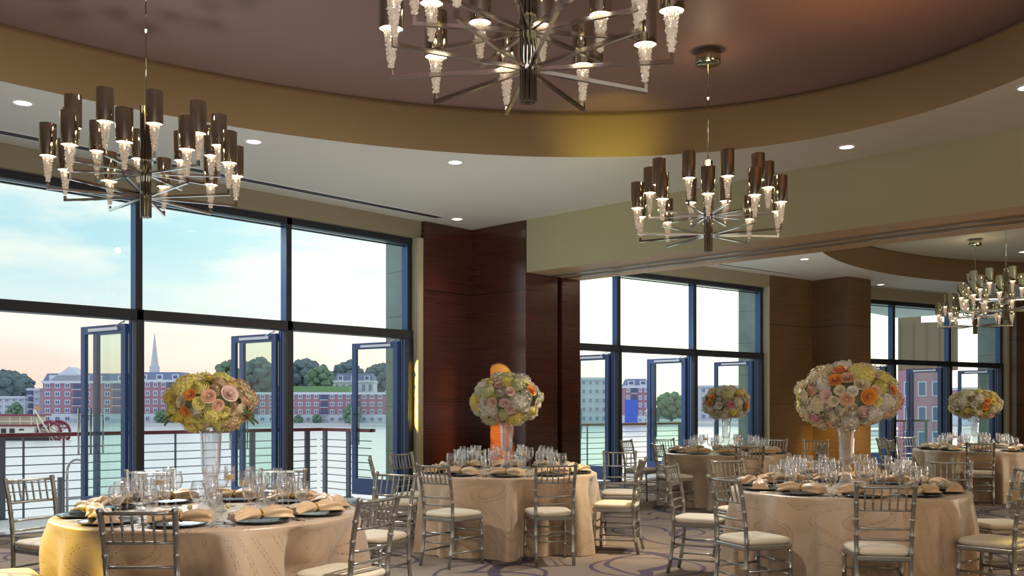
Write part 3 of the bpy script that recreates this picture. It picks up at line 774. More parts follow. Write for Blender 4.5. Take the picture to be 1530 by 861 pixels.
# ------------------------------------------------------------------ chairs
def bamboo(m, p0, p1, r, rings, seg=10, p_mid=None):
    P = [Vector(p0), Vector(p1)]; pts = []; rad = []
    n = 24
    def pos(t):
        if p_mid is None: return P[0].lerp(P[1], t)
        M_ = Vector(p_mid); return P[0]*(1-t)*(1-2*t)+M_*4*t*(1-t)+P[1]*t*(2*t-1)
    ts = sorted(set([i/n for i in range(n+1)]))
    stops = []
    for t in rings: stops += [(t-.012, r), (t-.006, r*1.22), (t+.006, r*1.22), (t+.012, r)]
    allt = sorted([(i/8, r) for i in range(9)]+stops)
    for t, q in allt:
        if 0 <= t <= 1: pts.append(pos(t)); rad.append(q)
    m.tube(pts, rad, seg)
def chair_proto():
    t = bpy.data.objects.new('chiavari_chair', None); COL.objects.link(t)
    for s_ in (-1, 1):
        m = MB(); bamboo(m, (s_*.172, -.235, 0), (s_*.184, -.262, .925), .0155, (.12, .3, .5, .62, .74, .86, .985), p_mid=(s_*.172, -.185, .46)); m.obj('leg', 'chair', t)
        m = MB(); bamboo(m, (s_*.192, .20, 0), (s_*.188, .185, .43), .0150, (.3, .62, .9)); m.obj('leg', 'chair', t)
    def backy(z): u = z/.925; return -.235*(1-u)*(1-2*u)-.185*4*u*(1-u)-.262*u*(2*u-1)
    m = MB(); z = .90; m.tube([(-.182, backy(z), z), (-.09, backy(z)-.012, z), (0, backy(z)-.016, z), (.09, backy(z)-.012, z), (.182, backy(z), z)], .0105, 8); m.obj('top_rail', 'chair', t)
    for z in (.748, .622, .552):
        m = MB(); m.tube([(-.178, backy(z), z), (-.09, backy(z)-.01, z), (0, backy(z)-.014, z), (.09, backy(z)-.01, z), (.178, backy(z), z)], .0085, 8); m.obj('back_rail', 'chair', t)
    for k in range(6):
        x = -.182+.364*(k+1)/7; bow = -.015*(1-(x/.182)**2)
        m = MB(); bamboo(m, (x*.98, backy(.748)+bow, .748), (x, backy(.90)+bow, .90), .0068, (.35, .7), 7); m.obj('spindle', 'chair', t)
    m = MB()
    seat = [(-.175, -.20), (.175, -.20), (.205, .19), (.18, .215), (-.18, .215), (-.205, .19)]
    m.poly(seat, .405, .442); m.obj('seat_frame', 'chair', t, bevel=.008)
    # cushion
    m = MB(); nu = 36
    def edge(u):
        a = 2*pi*u; c, s2 = cos(a), sin(a); e = .38
        x = (abs(c)**e)*(1 if c > 0 else -1); y = (abs(s2)**e)*(1 if s2 > 0 else -1)
        return x*(.192+.014*y), y*.205+.005
    prof = [(.96, .442), (1.02, .452), (1.035, .464), (1.02, .476), (.95, .486), (.8, .493), (.5, .498), (.02, .50)]
    def cf(u, v):
        i = min(int(round(v*7)), 7); k, z = prof[i]; x, y = edge(u); return (x*k, y*k, z)
    m.grid(cf, nu, 8, wrap=True); m.obj('seat_cushion', 'cushion', t)
    for z in (.30, .215):
        m = MB(); m.tube([(-.19, .196, z), (.19, .196, z)], .0085, 8); m.obj('stretcher', 'chair', t)
        m = MB(); m.tube([(-.17, backy(z), z), (.17, backy(z), z)], .0085, 8); m.obj('stretcher', 'chair', t)
    for s_ in (-1, 1):
        for z in (.255, .13):
            m = MB(); m.tube([(s_*.17, backy(z), z), (s_*.19, .197, z)], .0085, 8); m.obj('stretcher', 'chair', t)
    return t
CHAIR = chair_proto(); CHAIR_USED = [False]
def place_chair(pos, face, label, group):
    """pos: centre of the top of the back, face: direction angle the sitter looks"""
    rz = face-pi/2
    ox, oy = -sin(rz)*-.262, cos(rz)*-.262
    loc = (pos[0]-ox, pos[1]-oy, 0)
    if not CHAIR_USED[0]:
        o = CHAIR; CHAIR_USED[0] = True; o.location = loc; o.rotation_euler = (0, 0, rz)
    else: o = copy_tree(CHAIR, None, loc, rz)
    tag(o, label, 'chair', group)
    return o

# ------------------------------------------------------------------ tables
TZ = .765
class Table: pass
def table(key, px, depth, desc):
    T = Table(); T.key = key; T.c = at(px, depth); T.desc = desc; T.view = atan2(T.c[1], T.c[0])
    t = thing('banquet_table', (T.c[0], T.c[1], 0), 'round banquet table hidden under the cloth of '+desc, 'table')
    m = MB(); m.lathe([(.001, .735), (.90, .735), (.905, .745), (.90, .758), (.001, .758)], 48); m.obj('tabletop', 'wood', t)
    for k in range(4):
        a = pi/4+k*pi/2; m = MB(); m.tube([(.5*cos(a), .5*sin(a), 0), (.5*cos(a), .5*sin(a), .735)], .018, 8); m.obj('leg', 'raildark', t)
    return T
def build_cloth(T):
    key, desc = T.key, T.desc
    rnd = random.Random(sum(map(ord, key)))
    ph = [rnd.uniform(0, 6.28) for _ in range(6)]
    def skirt(a, v):   # v: 0 at table edge, 1 at floor
        fold = .5+.5*sin(11*a+ph[0]+1.2*sin(2*a+ph[1])); fold2 = .5+.5*sin(23*a+ph[2]+1.5*sin(3*a+ph[3])); big = .5+.5*sin(4*a+ph[4])
        r = .910 + v**.6*(.005+.15*fold**1.3*(.45+.55*big)+.045*fold2)
        for ca, lim in T.press:
            d = abs((a-ca+pi) % (2*pi)-pi); w = 1-min(1, max(0, (d-.25)/.09)); w = w*w*(3-2*w)
            if w > 0 and r > lim-.07:
                rl = min(r, lim-.07+.07*fold); r = r*(1-w)+w*(rl if v > .36 else r-(r-rl)*v/.36)
        return r
    m = MB(); nu = 260; rows = [(0.02, None), (.45, None), (.80, None), (.905, None), (.921, -.006), (.926, -.016)]
    nv = 22; vs = []; uvs = []
    allr = []
    for i in range(nu):
        a = 2*pi*i/nu
        for r, dz in rows:
            z = TZ if dz is None else TZ+dz; vs.append((r*cos(a), r*sin(a), z)); uvs.append((r*cos(a), r*sin(a)))
        for j in range(1, nv+1):
            v = j/nv; r = skirt(a, v); z = TZ-.016-v*(TZ-.016-.006); vs.append((r*cos(a), r*sin(a), z))
            uvs.append((a*.93, 2.0+v*.75))
    n2 = len(rows)+nv
    fs = [(i*n2+j, ((i+1) % nu)*n2+j, ((i+1) % nu)*n2+j+1, i*n2+j+1) for i in range(nu) for j in range(n2-1)]
    m.add(vs, fs, 0, True); m.uv = uvs
    o = m.obj('tablecloth', 'cloth', None, (T.c[0], T.c[1], 0)); T.cloth = o
    tag(o, 'floor-length champagne satin cloth with dotted lines on '+desc, 'tablecloth')
    return T
TA = table('yellow', 315, 6.0, 'the yellow flower table')
TBc = table('pier', 757, 9.76, 'the wood pier table')
TC = table('orange', 1265, 7.7, 'the orange rose table')
TD = table('second', 1085, 14.0, 'the second bay table')
TE = table('far', 1457, 15.0, 'the far room table')

def ch(T, px, py, label, group=None, face=None, rel=None):
    pos = at_z(px, py, .915) if rel is None else None
    if rel is not None:
        d0 = (T.c[0]*FWD[0]+T.c[1]*FWD[1]); l0 = (T.c[0]*RGT[0]+T.c[1]*RGT[1]); pos = world(l0+rel[0], d0+rel[1])
    f = atan2(T.c[1]-pos[1], T.c[0]-pos[0])
    if face == 'cam': f = atan2(-pos[1], -pos[0])
    elif face is not None: f += radians(face)
    T.chairs = getattr(T, 'chairs', [])+[(atan2(pos[1]-T.c[1], pos[0]-T.c[0]), label)]
    # the seat front must stop at the cloth: slide the chair out along its own axis when it would not
    dx, dy = cos(f), sin(f)
    if not hasattr(T, 'press'): T.press = []
    for _ in range(40):
        fx, fy = pos[0]+dx*.485, pos[1]+dy*.485
        q = min(sqrt((fx-dy*s_-T.c[0])**2+(fy+dx*s_-T.c[1])**2) for s_ in (-.21, 0, .21))
        if q >= .82: break
        pos = (pos[0]-dx*.01, pos[1]-dy*.01)
    ang = atan2(fy-T.c[1], fx-T.c[0])
    T.press.append((ang, q-.012))
    place_chair(pos, f, label, group)
g1, g2, g3, g4, g5 = ('silver chairs around the yellow flower table', 'silver chairs around the table by the wood pier', 'silver chairs around the big orange rose table', 'silver chairs around the second bay table', 'silver chairs around the far room table')
ch(TA, 43, 714.5, 'dark silver chair left of the yellow flower table, against the terrace light', g1)
ch(TA, 209, 761.5, 'silver chair with its back to us in front of the yellow flower table', g1)
ch(TA, 568, 743.5, 'silver chair angled at the near right of the yellow flower table', g1)
ch(TA, 225, 703, 'dark chair behind the glasses of the yellow flower table, left of the vase', g1)
ch(TA, 423, 702, 'dark chair behind the glasses of the yellow flower table, right of the vase', g1)
ch(TA, 0, 0, 'chair showing only its pale cushion in the bottom corner before the yellow flower table', g1, rel=(-1.2, -.84))
ch(TA, 592, 708, 'gold-lit chair pulled back between the yellow flower and wood pier tables', g1, face=8)
ch(TBc, 646, 695, 'silver chair with back to us at the left front of the wood pier table', g2, face=-12)
ch(TBc, 831, 694.3, 'gold-tinged chair with back to us before the wood pier table', g2, face=-9)
ch(TBc, 961.5, 686.5, 'chair in profile at the right side of the wood pier table, cushion lit yellow', g2)
ch(TBc, 926, 675, 'chair at the back right of the wood pier table near the second bay', g2, face='cam')
ch(TBc, 552, 685, 'narrow edge-on chair at the window side of the wood pier table', g2)
ch(TBc, 598, 677.5, 'chair behind the gold-lit chair, in front of the third open door', g2)
ch(TBc, 702, 673, 'chair hidden behind the glasses at the back of the wood pier table', g2)
ch(TC, 1080, 714.5, 'silver chair with back to us at the left front of the orange rose table', g3, face=-12)
ch(TC, 1324, 725.5, 'silver chair with back to us directly before the orange rose table', g3)
ch(TC, 0, 0, 'yellow-lit chair cut by the frame edge at the near right of the orange rose table', g3, rel=(.93, -1.1))
ch(TC, 0, 0, 'chair cut by the frame edge behind the yellow-lit chair at the orange rose table', g3, rel=(1.56, .15))
ch(TC, 1086, 688, 'chair facing us at the back left of the orange rose table', g3)
ch(TC, 1001.5, 696, 'side-on chair between the wood pier table and the orange rose table', g3)
ch(TC, 1419, 690, 'chair facing us at the back right of the orange rose table', g3, face='cam')
ch(TC, 1228, 688, 'chair hidden behind the tall vase of the orange rose table', g3)
ch(TD, 1121, 667, 'chair with back to us in front of the second bay table', g4)
ch(TD, 992, 664, 'chair at the near left of the second bay table with its cushion showing', g4, face=-20)
ch(TD, 935, 658, 'small chair at the window side of the second bay table', g4)
ch(TD, 992, 656, 'chair at the back left of the second bay table by the open door', g4)
ch(TD, 1160, 656.5, 'chair at the back right of the second bay table by the wood panel', g4)
ch(TD, 1219, 658, 'pale chair before the second wood pier, behind its darker neighbour', g4, face='cam')
ch(TD, 1229, 664, 'darker chair before the second wood pier, beside the tall vase', g4)
ch(TE, 1465, 662, 'chair with back to us in front of the far room table', g5)
ch(TE, 1315, 655, 'edge-on chair at the window side of the far room table', g5)
ch(TE, 1350, 657.5, 'pale chair at the near left of the far room table', g5)
ch(TE, 1353, 653, 'chair at the back of the far room table behind the pale one', g5)

for T_ in (TA, TBc, TC, TD, TE): build_cloth(T_)

# ------------------------------------------------------------------ tableware
def glass_profile(kind):
    if kind == 'flute': o = [(.001, 0), (.033, 0), (.033, .002), (.008, .006), (.0045, .012), (.004, .085), (.008, .096), (.020, .115), (.028, .15), (.029, .18), (.025, .225)]; t = .0012; b = .100
    elif kind == 'wine': o = [(.001, 0), (.036, 0), (.036, .002), (.009, .006), (.0048, .012), (.0042, .082), (.010, .092), (.030, .108), (.040, .135), (.040, .155), (.032, .20)]; t = .0013; b = .096
    else: o = [(.001, 0), (.034, 0), (.034, .002), (.010, .006), (.006, .012), (.0055, .05), (.012, .06), (.034, .080), (.042, .108), (.042, .125), (.037, .165)]; t = .0014; b = .064
    inner = [(max(r-t, .0008), z) for r, z in reversed(o) if z > b]
    return o+[(o[-1][0]-t*.5, o[-1][1]+.0008)]+inner+[(.0006, b)]
GL = {}
for k in ('flute', 'wine', 'goblet'):
    m = MB(); m.lathe(glass_profile(k), 20); m.v = [(x*1.13, y*1.13, z*1.15) for x, y, z in m.v]; GL[k] = m.mesh({'flute': 'champagne_flute', 'wine': 'wine_glass', 'goblet': 'water_goblet'}[k], 'glass')
m = MB(); m.lathe([(.001, 0), (.11, 0), (.155, .010), (.165, .016), (.163, .019), (.150, .014), (.108, .006), (.001, .006)], 40); CHG = m.mesh('charger_plate', 'charger')
# napkin
def napkin_mesh():
    m = MB(); 
    def fn(u, v):
        t = v*2-1; ph = 2*pi*u; at_ = abs(t)
        w = .020+.042*at_**.6; h = .022+.075*at_*(1.08-at_); x = t*.175
        rp = 1+.24*sin(5*ph+t*3)*at_**.7
        z = .026+h*sin(ph)*rp-.014*at_**3
        return (x, w*cos(ph)*rp, max(z, .001 if at_ > .8 else .004))
    m.grid(fn, 40, 21, wrap=True)
    n = 21
    for e in (0, n-1):
        ring = [i*n+e for i in range(40)]; m.f.append(tuple(ring)); m.m.append(0); m.sm.append(False)
    return m.mesh('napkin', 'napkin')
NAP = napkin_mesh()
def ring_mesh():
    m = MB(); 
    def fn(u, v):
        a = 2*pi*u; q = 2*pi*v; return (.008*sin(q)*1.3, (.026+.005*cos(q))*cos(a), .024+(.022+.005*cos(q))*sin(a))
    m.grid(fn, 20, 9, wrap=True)
    for k in range(7):
        a = k*pi/6; c = (0, .03*cos(a), .024+.028*sin(a)); m.lathe([(.0005, -.008), (.007, -.004), (.007, .004), (.0005, .008)], 6, c=c)
    return m.mesh('napkin_ring', 'gold')
RNG = ring_mesh()
def fork_mesh():
    m = MB(); pr = [(-.10, .005), (-.085, .0065), (-.03, .003), (.02, .0028), (.045, .010), (.06, .0115)]
    def fn(u, v):
        i = min(int(round(v*5)), 5); y, w = pr[i]; return ((u*2-1)*w, y, .0015+.006*max(0, (y+.02)/.1)**2)
    m.grid(fn, 3, 6)
    for k in range(4):
        x = -.0095+k*.0063; m.box(x-.0016, x+.0016, .058, .10, .003, .006)
    return m.mesh('fork', 'silver')
def knife_mesh():
    m = MB(); m.add([(-.005, -.11, .001), (.005, -.11, .001), (.006, -.01, .001), (.009, .02, .001), (.009, .08, .001), (.002, .115, .001), (-.003, .11, .001), (-.005, -.01, .001),
                     (-.004, -.11, .005), (.004, -.11, .005), (.005, -.01, .005), (.003, .02, .003), (.003, .08, .002), (.001, .11, .002), (-.002, .105, .003), (-.004, -.01, .005)],
                    [tuple(range(8))[::-1], tuple(range(8, 16))]+[(i, (i+1) % 8, 8+(i+1) % 8, 8+i) for i in range(8)]); return m.mesh('table_knife', 'silver')
def spoon_mesh():
    m = MB(); pr = [(-.10, .005), (-.08, .006), (-.02, .003), (.035, .003), (.045, .010), (.062, .018), (.08, .018), (.095, .010), (.10, .001)]
    def fn(u, v):
        i = min(int(round(v*8)), 8); y, w = pr[i]; x = (u*2-1); return (x*w, y, .002+.006*(x*x if y > .04 else 0))
    m.grid(fn, 5, 9); return m.mesh('spoon', 'silver')
FRK, KNF, SPN = fork_mesh(), knife_mesh(), spoon_mesh()
# candle holder on a stem with a floating candle
m = MB(); o_ = [(.001, 0), (.036, 0), (.036, .003), (.009, .008), (.005, .016), (.0045, .15), (.010, .165), (.033, .172), (.036, .18), (.036, .27)]
m.lathe(o_+[(.0355, .271)]+[(.0345, .27), (.0345, .182), (.0008, .176)], 20); CDH = m.mesh('stem', 'glass')
m = MB(); m.lathe([(.001, .182), (.031, .184), (.0335, .20), (.030, .213), (.001, .215)], 14); CDL = m.mesh('floating_candle', 'candle')
m = MB(); m.lathe([(.0004+.0165*sin(pi*k/10), .0165-.0165*cos(pi*k/10)) for k in range(11)], 14); BAL = m.mesh('ball_candle', 'ball')
# trumpet vase
def vase_mesh():
    o = [(.001, 0), (.098, 0), (.098, .004), (.085, .018), (.062, .055), (.045, .10), (.034, .135), (.028, .150), (.036, .160), (.041, .175), (.036, .192), (.027, .202), (.030, .212), (.044, .225), (.053, .24), (.058, .28), (.060, .34), (.062, .42), (.068, .50), (.080, .555)]
    i = [(r-.004, z) for r, z in reversed(o) if z > .235]
    m = MB(); m.lathe(o+[(.078, .557)]+i+[(.02, .232), (.0008, .230)], 36); return m.mesh('trumpet_vase', 'vaseglass')
VAS = vase_mesh()

def put(me, name, loc, rz=0, parent=None): return link(name, me, parent, loc, rz)
def where_words(T, a):
    """place of a setting round the table as seen from the camera"""
    r = (a-T.view) % (2*pi); k = int(round(r/(2*pi)*10)) % 10
    return ['at the back', 'at the back left', 'at the left, behind centre', 'at the left, before centre', 'at the front left', 'at the very front', 'at the front right', 'at the right, before centre', 'at the right, behind centre', 'at the back right'][k]
def settings(T, off_deg, full, vase_scale=1.0):
    cx, cy = T.c; rnd = random.Random(sum(map(ord, T.key))+5)
    base = T.view+radians(off_deg)
    for k in range(10):
        a = base+k*2*pi/10
        def P(r, s_, z=TZ+.001):        # r from the centre, s_ sideways to the sitter's right
            return (cx+r*cos(a)+s_*sin(a)*-1*-1*-1, cy+r*sin(a)+s_*cos(a), z)
        w = where_words(T, a)
        j = lambda q: rnd.uniform(-q, q)
        rad = .725
        put_o = put(CHG, 'charger_plate', P(rad, 0)); tag(put_o, 'slate charger plate %s of %s' % (w, T.desc), 'plate', 'charger plates on '+T.desc)
        na = a+pi/2+radians(rnd.uniform(-35, 35))
        nl = P(rad+j(.03), j(.02), TZ+.021)
        no = put(NAP, 'napkin', nl, na); tag(no, 'gold-ringed peach napkin %s of %s' % (w, T.desc), 'napkin', 'napkins on '+T.desc)
        put(RNG, 'napkin_ring', (0, 0, 0), 0, no)
        for kind, r, s_ in (('wine', .485, .045), ('flute', .43, .12), ('goblet', .55, .15)):
            nm = {'flute': 'champagne_flute', 'wine': 'wine_glass', 'goblet': 'water_goblet'}[kind]
            g = put(GL[kind], nm, P(r+j(.006), s_+j(.006)), j(3))
            tag(g, 'empty clear %s among the glasses on %s' % (nm.replace('_', ' '), T.desc), 'glass', nm.replace('_', ' ')+'s on '+T.desc)
        if full:
            for q, (me, nm, s_) in enumerate(((FRK, 'fork', -.195), (FRK, 'fork', -.225), (KNF, 'table_knife', .195), (SPN, 'spoon', .23))):
                g = put(me, nm, P(rad-.01+j(.01), s_), a+pi/2+j(.08)); tag(g, 'silver %s laid beside a charger plate on %s' % (nm.replace('_', ' '), T.desc), 'cutlery', nm.replace('_', ' ')+'s on '+T.desc)
    for k in range(3):
        a = T.view+radians((100, 215, 330)[k]+off_deg*.3)
        loc = (cx+.30*cos(a), cy+.30*sin(a), TZ+.001)
        t = thing('candle_holder', loc, 'stemmed glass candle holder %s the vase on %s' % (('left of', 'in front of', 'behind')[k], T.desc), 'candle holder', 0, 'candle holders on '+T.desc)
        st = link('glass_stem', CDH, t); link('floating_candle', CDL, t)
    for k in range(5):
        a = T.view+radians(40+72*k)
        b_ = put(BAL, 'ball_candle', (cx+.2*cos(a), cy+.2*sin(a), TZ+.001)); tag(b_, 'small pale round ball candle near the vase foot on '+T.desc, 'candle', 'ball candles on '+T.desc)
    v = link('trumpet_vase', VAS, None, (cx, cy, TZ+.001)); v.scale = (1, 1, vase_scale); tag(v, 'clear glass trumpet vase standing in the middle of '+T.desc, 'vase')
settings(TA, 22, True, 1.0)
settings(TBc, 0, True, .92)
settings(TC, 10, True, .92)
settings(TD, 4, False, .92)
settings(TE, 8, False, .92)

# ------------------------------------------------------------------ flowers
def rose_mesh(open_=1.):
    m = MB(); rnd = random.Random(5)
    m.lathe([(.0001+.2*sin(pi*k/7), .38-.22*cos(pi*k/7)) for k in range(8)], 9)
    for n, R, Hh, th0, tw in ((3, .28, .62, 0, 1.0), (4, .48, .66, .5, .85), (5, .70, .62, .2, .72), (6, .95, .50, .8, .62)):
        for k in range(n):
            th = th0+2*pi*k/n+rnd.uniform(-.1, .1)
            def fn(u, v, th=th, R=R, Hh=Hh, tw=tw):
                uu = u*2-1; a = th+uu*tw*1.25
                rad = R*(sin(min(v, 1)*pi/2)**.8)*(1-.06*uu*uu)+.10*R*open_*max(0, v-.75)*4*v
                z = Hh*(v**.9)*(1-.16*uu*uu)-.12*R*max(0, v-.8)*5-.25*R*.4
                return (rad*cos(a), rad*sin(a), z)
            m.grid(fn, 6, 6)
    return m
def hydrangea_mesh():
    m = MB(); rnd = random.Random(9)
    m.lathe([(.0001+.80*sin(pi*k/9), -.80*cos(pi*k/9)) for k in range(10)], 14)
    n = 95
    for k in range(n):
        z = 1-1.7*(k+.5)/n; r = sqrt(max(0, 1-z*z)); a = k*2.39996
        nrm = Vector((r*cos(a), r*sin(a), z)); c = nrm*rnd.uniform(.84, 1.03); nrm = (nrm+Vector((rnd.uniform(-.5, .5), rnd.uniform(-.5, .5), rnd.uniform(-.5, .5)))).normalized()
        t1 = nrm.orthogonal().normalized(); t2 = nrm.cross(t1); sp = rnd.uniform(0, 1.5)
        for q in range(4):
            b_ = sp+q*pi/2; d = t1*cos(b_)+t2*sin(b_); e = nrm.cross(d); s_ = .19
            m.add([c, c+d*s_*.6+e*s_*.5+nrm*.05, c+d*s_*1.15+nrm*.02, c+d*s_*.6-e*s_*.5+nrm*.05], [(0, 1, 2, 3)])
    return m
def button_mesh():
    m = MB(); rnd = random.Random(2)
    m.lathe([(.0001+.24*sin(pi*k/7), .50-.24*cos(pi*k/7)) for k in range(8)], 9)
    for n, R, Hh, th0 in ((4, .38, .80, 0), (5, .58, .78, .4), (6, .78, .70, .1), (7, .96, .55, .6)):
        for k in range(n):
            th = th0+2*pi*k/n+rnd.uniform(-.15, .15); tl = rnd.uniform(-.05, .06)
            def fn(u, v, th=th, R=R, Hh=Hh, n=n, tl=tl):
                uu = u*2-1; a = th+uu*pi/n*1.3; e = v*pi*.62
                return (R*sin(e)**.9*cos(a)*(1-.05*uu*uu), R*sin(e)**.9*sin(a)*(1-.05*uu*uu), Hh*(1-cos(e))*.72-.3*R+tl-.05*uu*uu)
            m.grid(fn, 5, 6)
    return m
_r, _h, _b = rose_mesh(), hydrangea_mesh(), button_mesh()
FM = {}
for k in BLOOM: 
    FM['rose', k] = _r.mesh('rose', 'bloom_'+k); FM['hydrangea', k] = _h.mesh('hydrangea', 'bloom_'+k); FM['ranunculus', k] = _b.mesh('ranunculus', 'bloom_'+k)
m = MB()
def lf(u, v): 
    uu = u*2-1; w = .35*sin(pi*min(1, v*.95+.03)); return (uu*w, v*1.2, .15*uu*uu-.25*v*v)
m.grid(lf, 5, 7); LEAF = m.mesh('leaf', 'foliage')
def arrangement(T, zc, rx, rz_, palette_h, palette_r, label, seed, special=(), pal_left=None):
    rnd = random.Random(seed); cx, cy = T.c
    t = thing('flower_arrangement', (cx, cy, zc), label, 'flowers')
    m = MB(); m.lathe([(.001+rx*.76*sin(pi*k/12), -rz_*.74*cos(pi*k/12)) for k in range(13)], 24); m.obj('flower_foam', 'foam', t)
    placed = []
    def try_put(d, kind, col, r, out=0):
        p = Vector((d.x*(rx-r*.55), d.y*(rx-r*.55), d.z*(rz_-r*.45)))
        for q, rr in placed:
            if (q-p).length < (r+rr)*.69: return False
        nrm = Vector((p.x/rx**2, p.y/rx**2, p.z/rz_**2)).normalized()
        placed.append((p, r))
        o = link(kind, FM[kind, col], t)
        rot = nrm.to_track_quat('Z', 'Y').to_matrix().to_4x4()
        sc = r if kind != 'hydrangea' else r
        sink = .35*r if kind != 'hydrangea' else 0
        o.matrix_local = Matrix.Translation(p-nrm*(sink*.3-out)) @ rot @ Matrix.Rotation(rnd.uniform(0, 6), 4, 'Z') @ Matrix.Diagonal((sc, sc, sc*(.9 if kind == 'hydrangea' else 1.), 1))
        o['label'] = '%s %s bloom' % (col, kind)
        return True
    # direction helper in view axes: u right, v up, w toward the camera
    vw = (-cos(T.view), -sin(T.view)); rt = (sin(T.view), -cos(T.view))
    for u, v, kind, col, r in special:
        w = sqrt(max(0, 1-u*u-v*v)); try_put(Vector((rt[0]*u+vw[0]*w, rt[1]*u+vw[1]*w, v)), kind, col, r, .014)
    def rd():
        z = rnd.uniform(-.9, 1); a = rnd.uniform(0, 2*pi); q = sqrt(1-z*z); return Vector((q*cos(a), q*sin(a), z))
    for rr, kinds, pal, tries in ((.078, ('hydrangea',), palette_h, 45), (.05, ('rose', 'ranunculus'), palette_r, 45), (.062, ('hydrangea', 'ranunculus'), palette_h, 250), (.05, ('rose', 'ranunculus'), palette_r, 400), (.040, ('rose', 'ranunculus'), palette_r, 900), (.032, ('rose', 'ranunculus'), palette_r, 900)):
        for _ in range(tries):
            if len(placed) > 98: break
            d_ = rd(); lft = pal_left and d_.x*rt[0]+d_.y*rt[1] < -.05
            try_put(d_, rnd.choice(kinds), rnd.choice(pal_left if lft else pal), rr*rnd.uniform(.9, 1.1)*rx/.335)
    for k in range(6):
        a = rnd.uniform(0, 2*pi); o = link('leaf', LEAF, t); d = Vector((cos(a), sin(a), rnd.uniform(-.6, -.2))); p = Vector((d.x*rx*.8, d.y*rx*.8, d.z*rz_*.9))
        o.matrix_local = Matrix.Translation(p) @ d.to_track_quat('Y', 'Z').to_matrix().to_4x4() @ Matrix.Scale(.075, 4)
arrangement(TA, 1.455, .272, .175, ['lemon', 'cream', 'tan', 'cream', 'tan'], ['yellow', 'yellow', 'tan', 'peach', 'lemon', 'cream'], 'yellow and peach flower ball in the vase by the windows', 11,
            [(-.85, .1, 'rose', 'yellow', .05), (-.45, .25, 'rose', 'orange', .04), (.42, .30, 'rose', 'blush', .055), (-.05, .2, 'rose', 'peach', .045), (-.25, .55, 'ranunculus', 'lemon', .06), (.85, -.45, 'rose', 'orange', .045), (-.55, -.3, 'rose', 'orange', .035), (.3, -.3, 'hydrangea', 'tan', .085), (-.65, -.35, 'hydrangea', 'lemon', .08), (-.6, .6, 'hydrangea', 'lemon', .08)], ['yellow', 'lemon', 'yellow', 'lemon', 'cream'])  # extra yellow on the left carries the tint of warm light
arrangement(TBc, 1.505, .365, .262, ['white', 'white', 'cream', 'lemon', 'green'], ['blush', 'cream', 'white', 'lemon', 'blush'], 'white flower ball with blush and orange roses before the wood pier', 12,
            [(.72, .35, 'rose', 'orange', .06), (.75, .08, 'rose', 'orange', .055), (.55, .5, 'rose', 'orange', .05), (.1, .3, 'rose', 'blush', .05), (.12, .05, 'rose', 'blush', .05), (-.4, -.1, 'rose', 'blush', .05), (.1, -.4, 'rose', 'blush', .045), (-.5, -.45, 'hydrangea', 'white', .09), (-.55, .3, 'hydrangea', 'green', .08), (.35, -.1, 'hydrangea', 'white', .09)])
arrangement(TC, 1.508, .40, .258, ['cream', 'white', 'lemon', 'cream', 'white'], ['blush', 'cream', 'white', 'peach', 'cream', 'lemon'], 'largest white flower ball with bright orange roses along its top', 13,
            [(-.12, .86, 'rose', 'orange', .07), (-.22, .52, 'rose', 'orange', .065), (.02, .58, 'rose', 'peach', .06), (.42, .0, 'rose', 'orange', .065), (.88, .2, 'rose', 'orange', .05), (-.62, -.62, 'hydrangea', 'pink', .045), (.3, .72, 'hydrangea', 'lemon', .1), (-.85, .0, 'ranunculus', 'cream', .06), (-.1, -.45, 'ranunculus', 'cream', .06), (.95, -.15, 'hydrangea', 'tan', .08)])
arrangement(TD, 1.497, .35, .24, ['white', 'cream', 'lemon', 'white'], ['blush', 'cream', 'white', 'lemon', 'cream', 'white', 'peach'], 'white and yellow flower ball before the second window bay', 14,
            [(-.6, .3, 'rose', 'orange', .055), (-.7, -.05, 'rose', 'orange', .05), (.85, -.2, 'rose', 'orange', .055), (.2, -.1, 'rose', 'pink', .055), (.05, .5, 'hydrangea', 'green', .085)])
arrangement(TE, 1.483, .385, .225, ['cream', 'lemon', 'white', 'tan'], ['cream', 'tan', 'lemon', 'blush', 'cream', 'white'], 'cream and orange flower ball under the far room chandeliers', 15,
            [(.45, .2, 'rose', 'orange', .06), (.4, -.2, 'rose', 'orange', .055), (.7, .15, 'rose', 'yellow', .055)])

# ------------------------------------------------------------------ light
def area(name, loc, target, size, energy, color, size_y=None):
    ld = bpy.data.lights.new(name, 'AREA'); ld.energy = energy; ld.color = color; ld.size = size
    if size_y: ld.shape = 'RECTANGLE'; ld.size_y = size_y
    lo = bpy.data.objects.new(name, ld); COL.objects.link(lo); lo.location = loc
    lo.rotation_euler = (Vector(target)-Vector(loc)).to_track_quat('-Z', 'Y').to_euler(); return lo
def spot(name, loc, target, energy, color, size, blend=.3, soft=.05):
    ld = bpy.data.lights.new(name, 'SPOT'); ld.energy = energy; ld.color = color; ld.spot_size = radians(size); ld.spot_blend = blend; ld.shadow_soft_size = soft
    lo = bpy.data.objects.new(name, ld); COL.objects.link(lo); lo.location = loc
    lo.rotation_euler = (Vector(target)-Vector(loc)).to_track_quat('-Z', 'Y').to_euler(); return lo
area('floor_uplight', (.2, -.3, .9), (.5, .1, 4), 3.4, 300, (.93, .92, 1))  # unseen panel added below the camera to lift the near ceiling
area('floor_uplight', (9.5, -2.2, .35), (9.3, -1.2, 4), 4.5, 75, (1, .60, .32))  # second unseen panel, added off to the right with a warmer tint
spot('ceiling_wash', (3.7, 6.75, .25), (4.6, 9.4, 4.35), 330, (.92, .97, 1), 130, 1., .3)  # unseen spots added behind the tables to brighten the ceilings
spot('ceiling_wash', (8.0, 7.9, .25), (8.9, 9.2, 4.35), 300, (.95, 1, .96), 130, 1., .3)
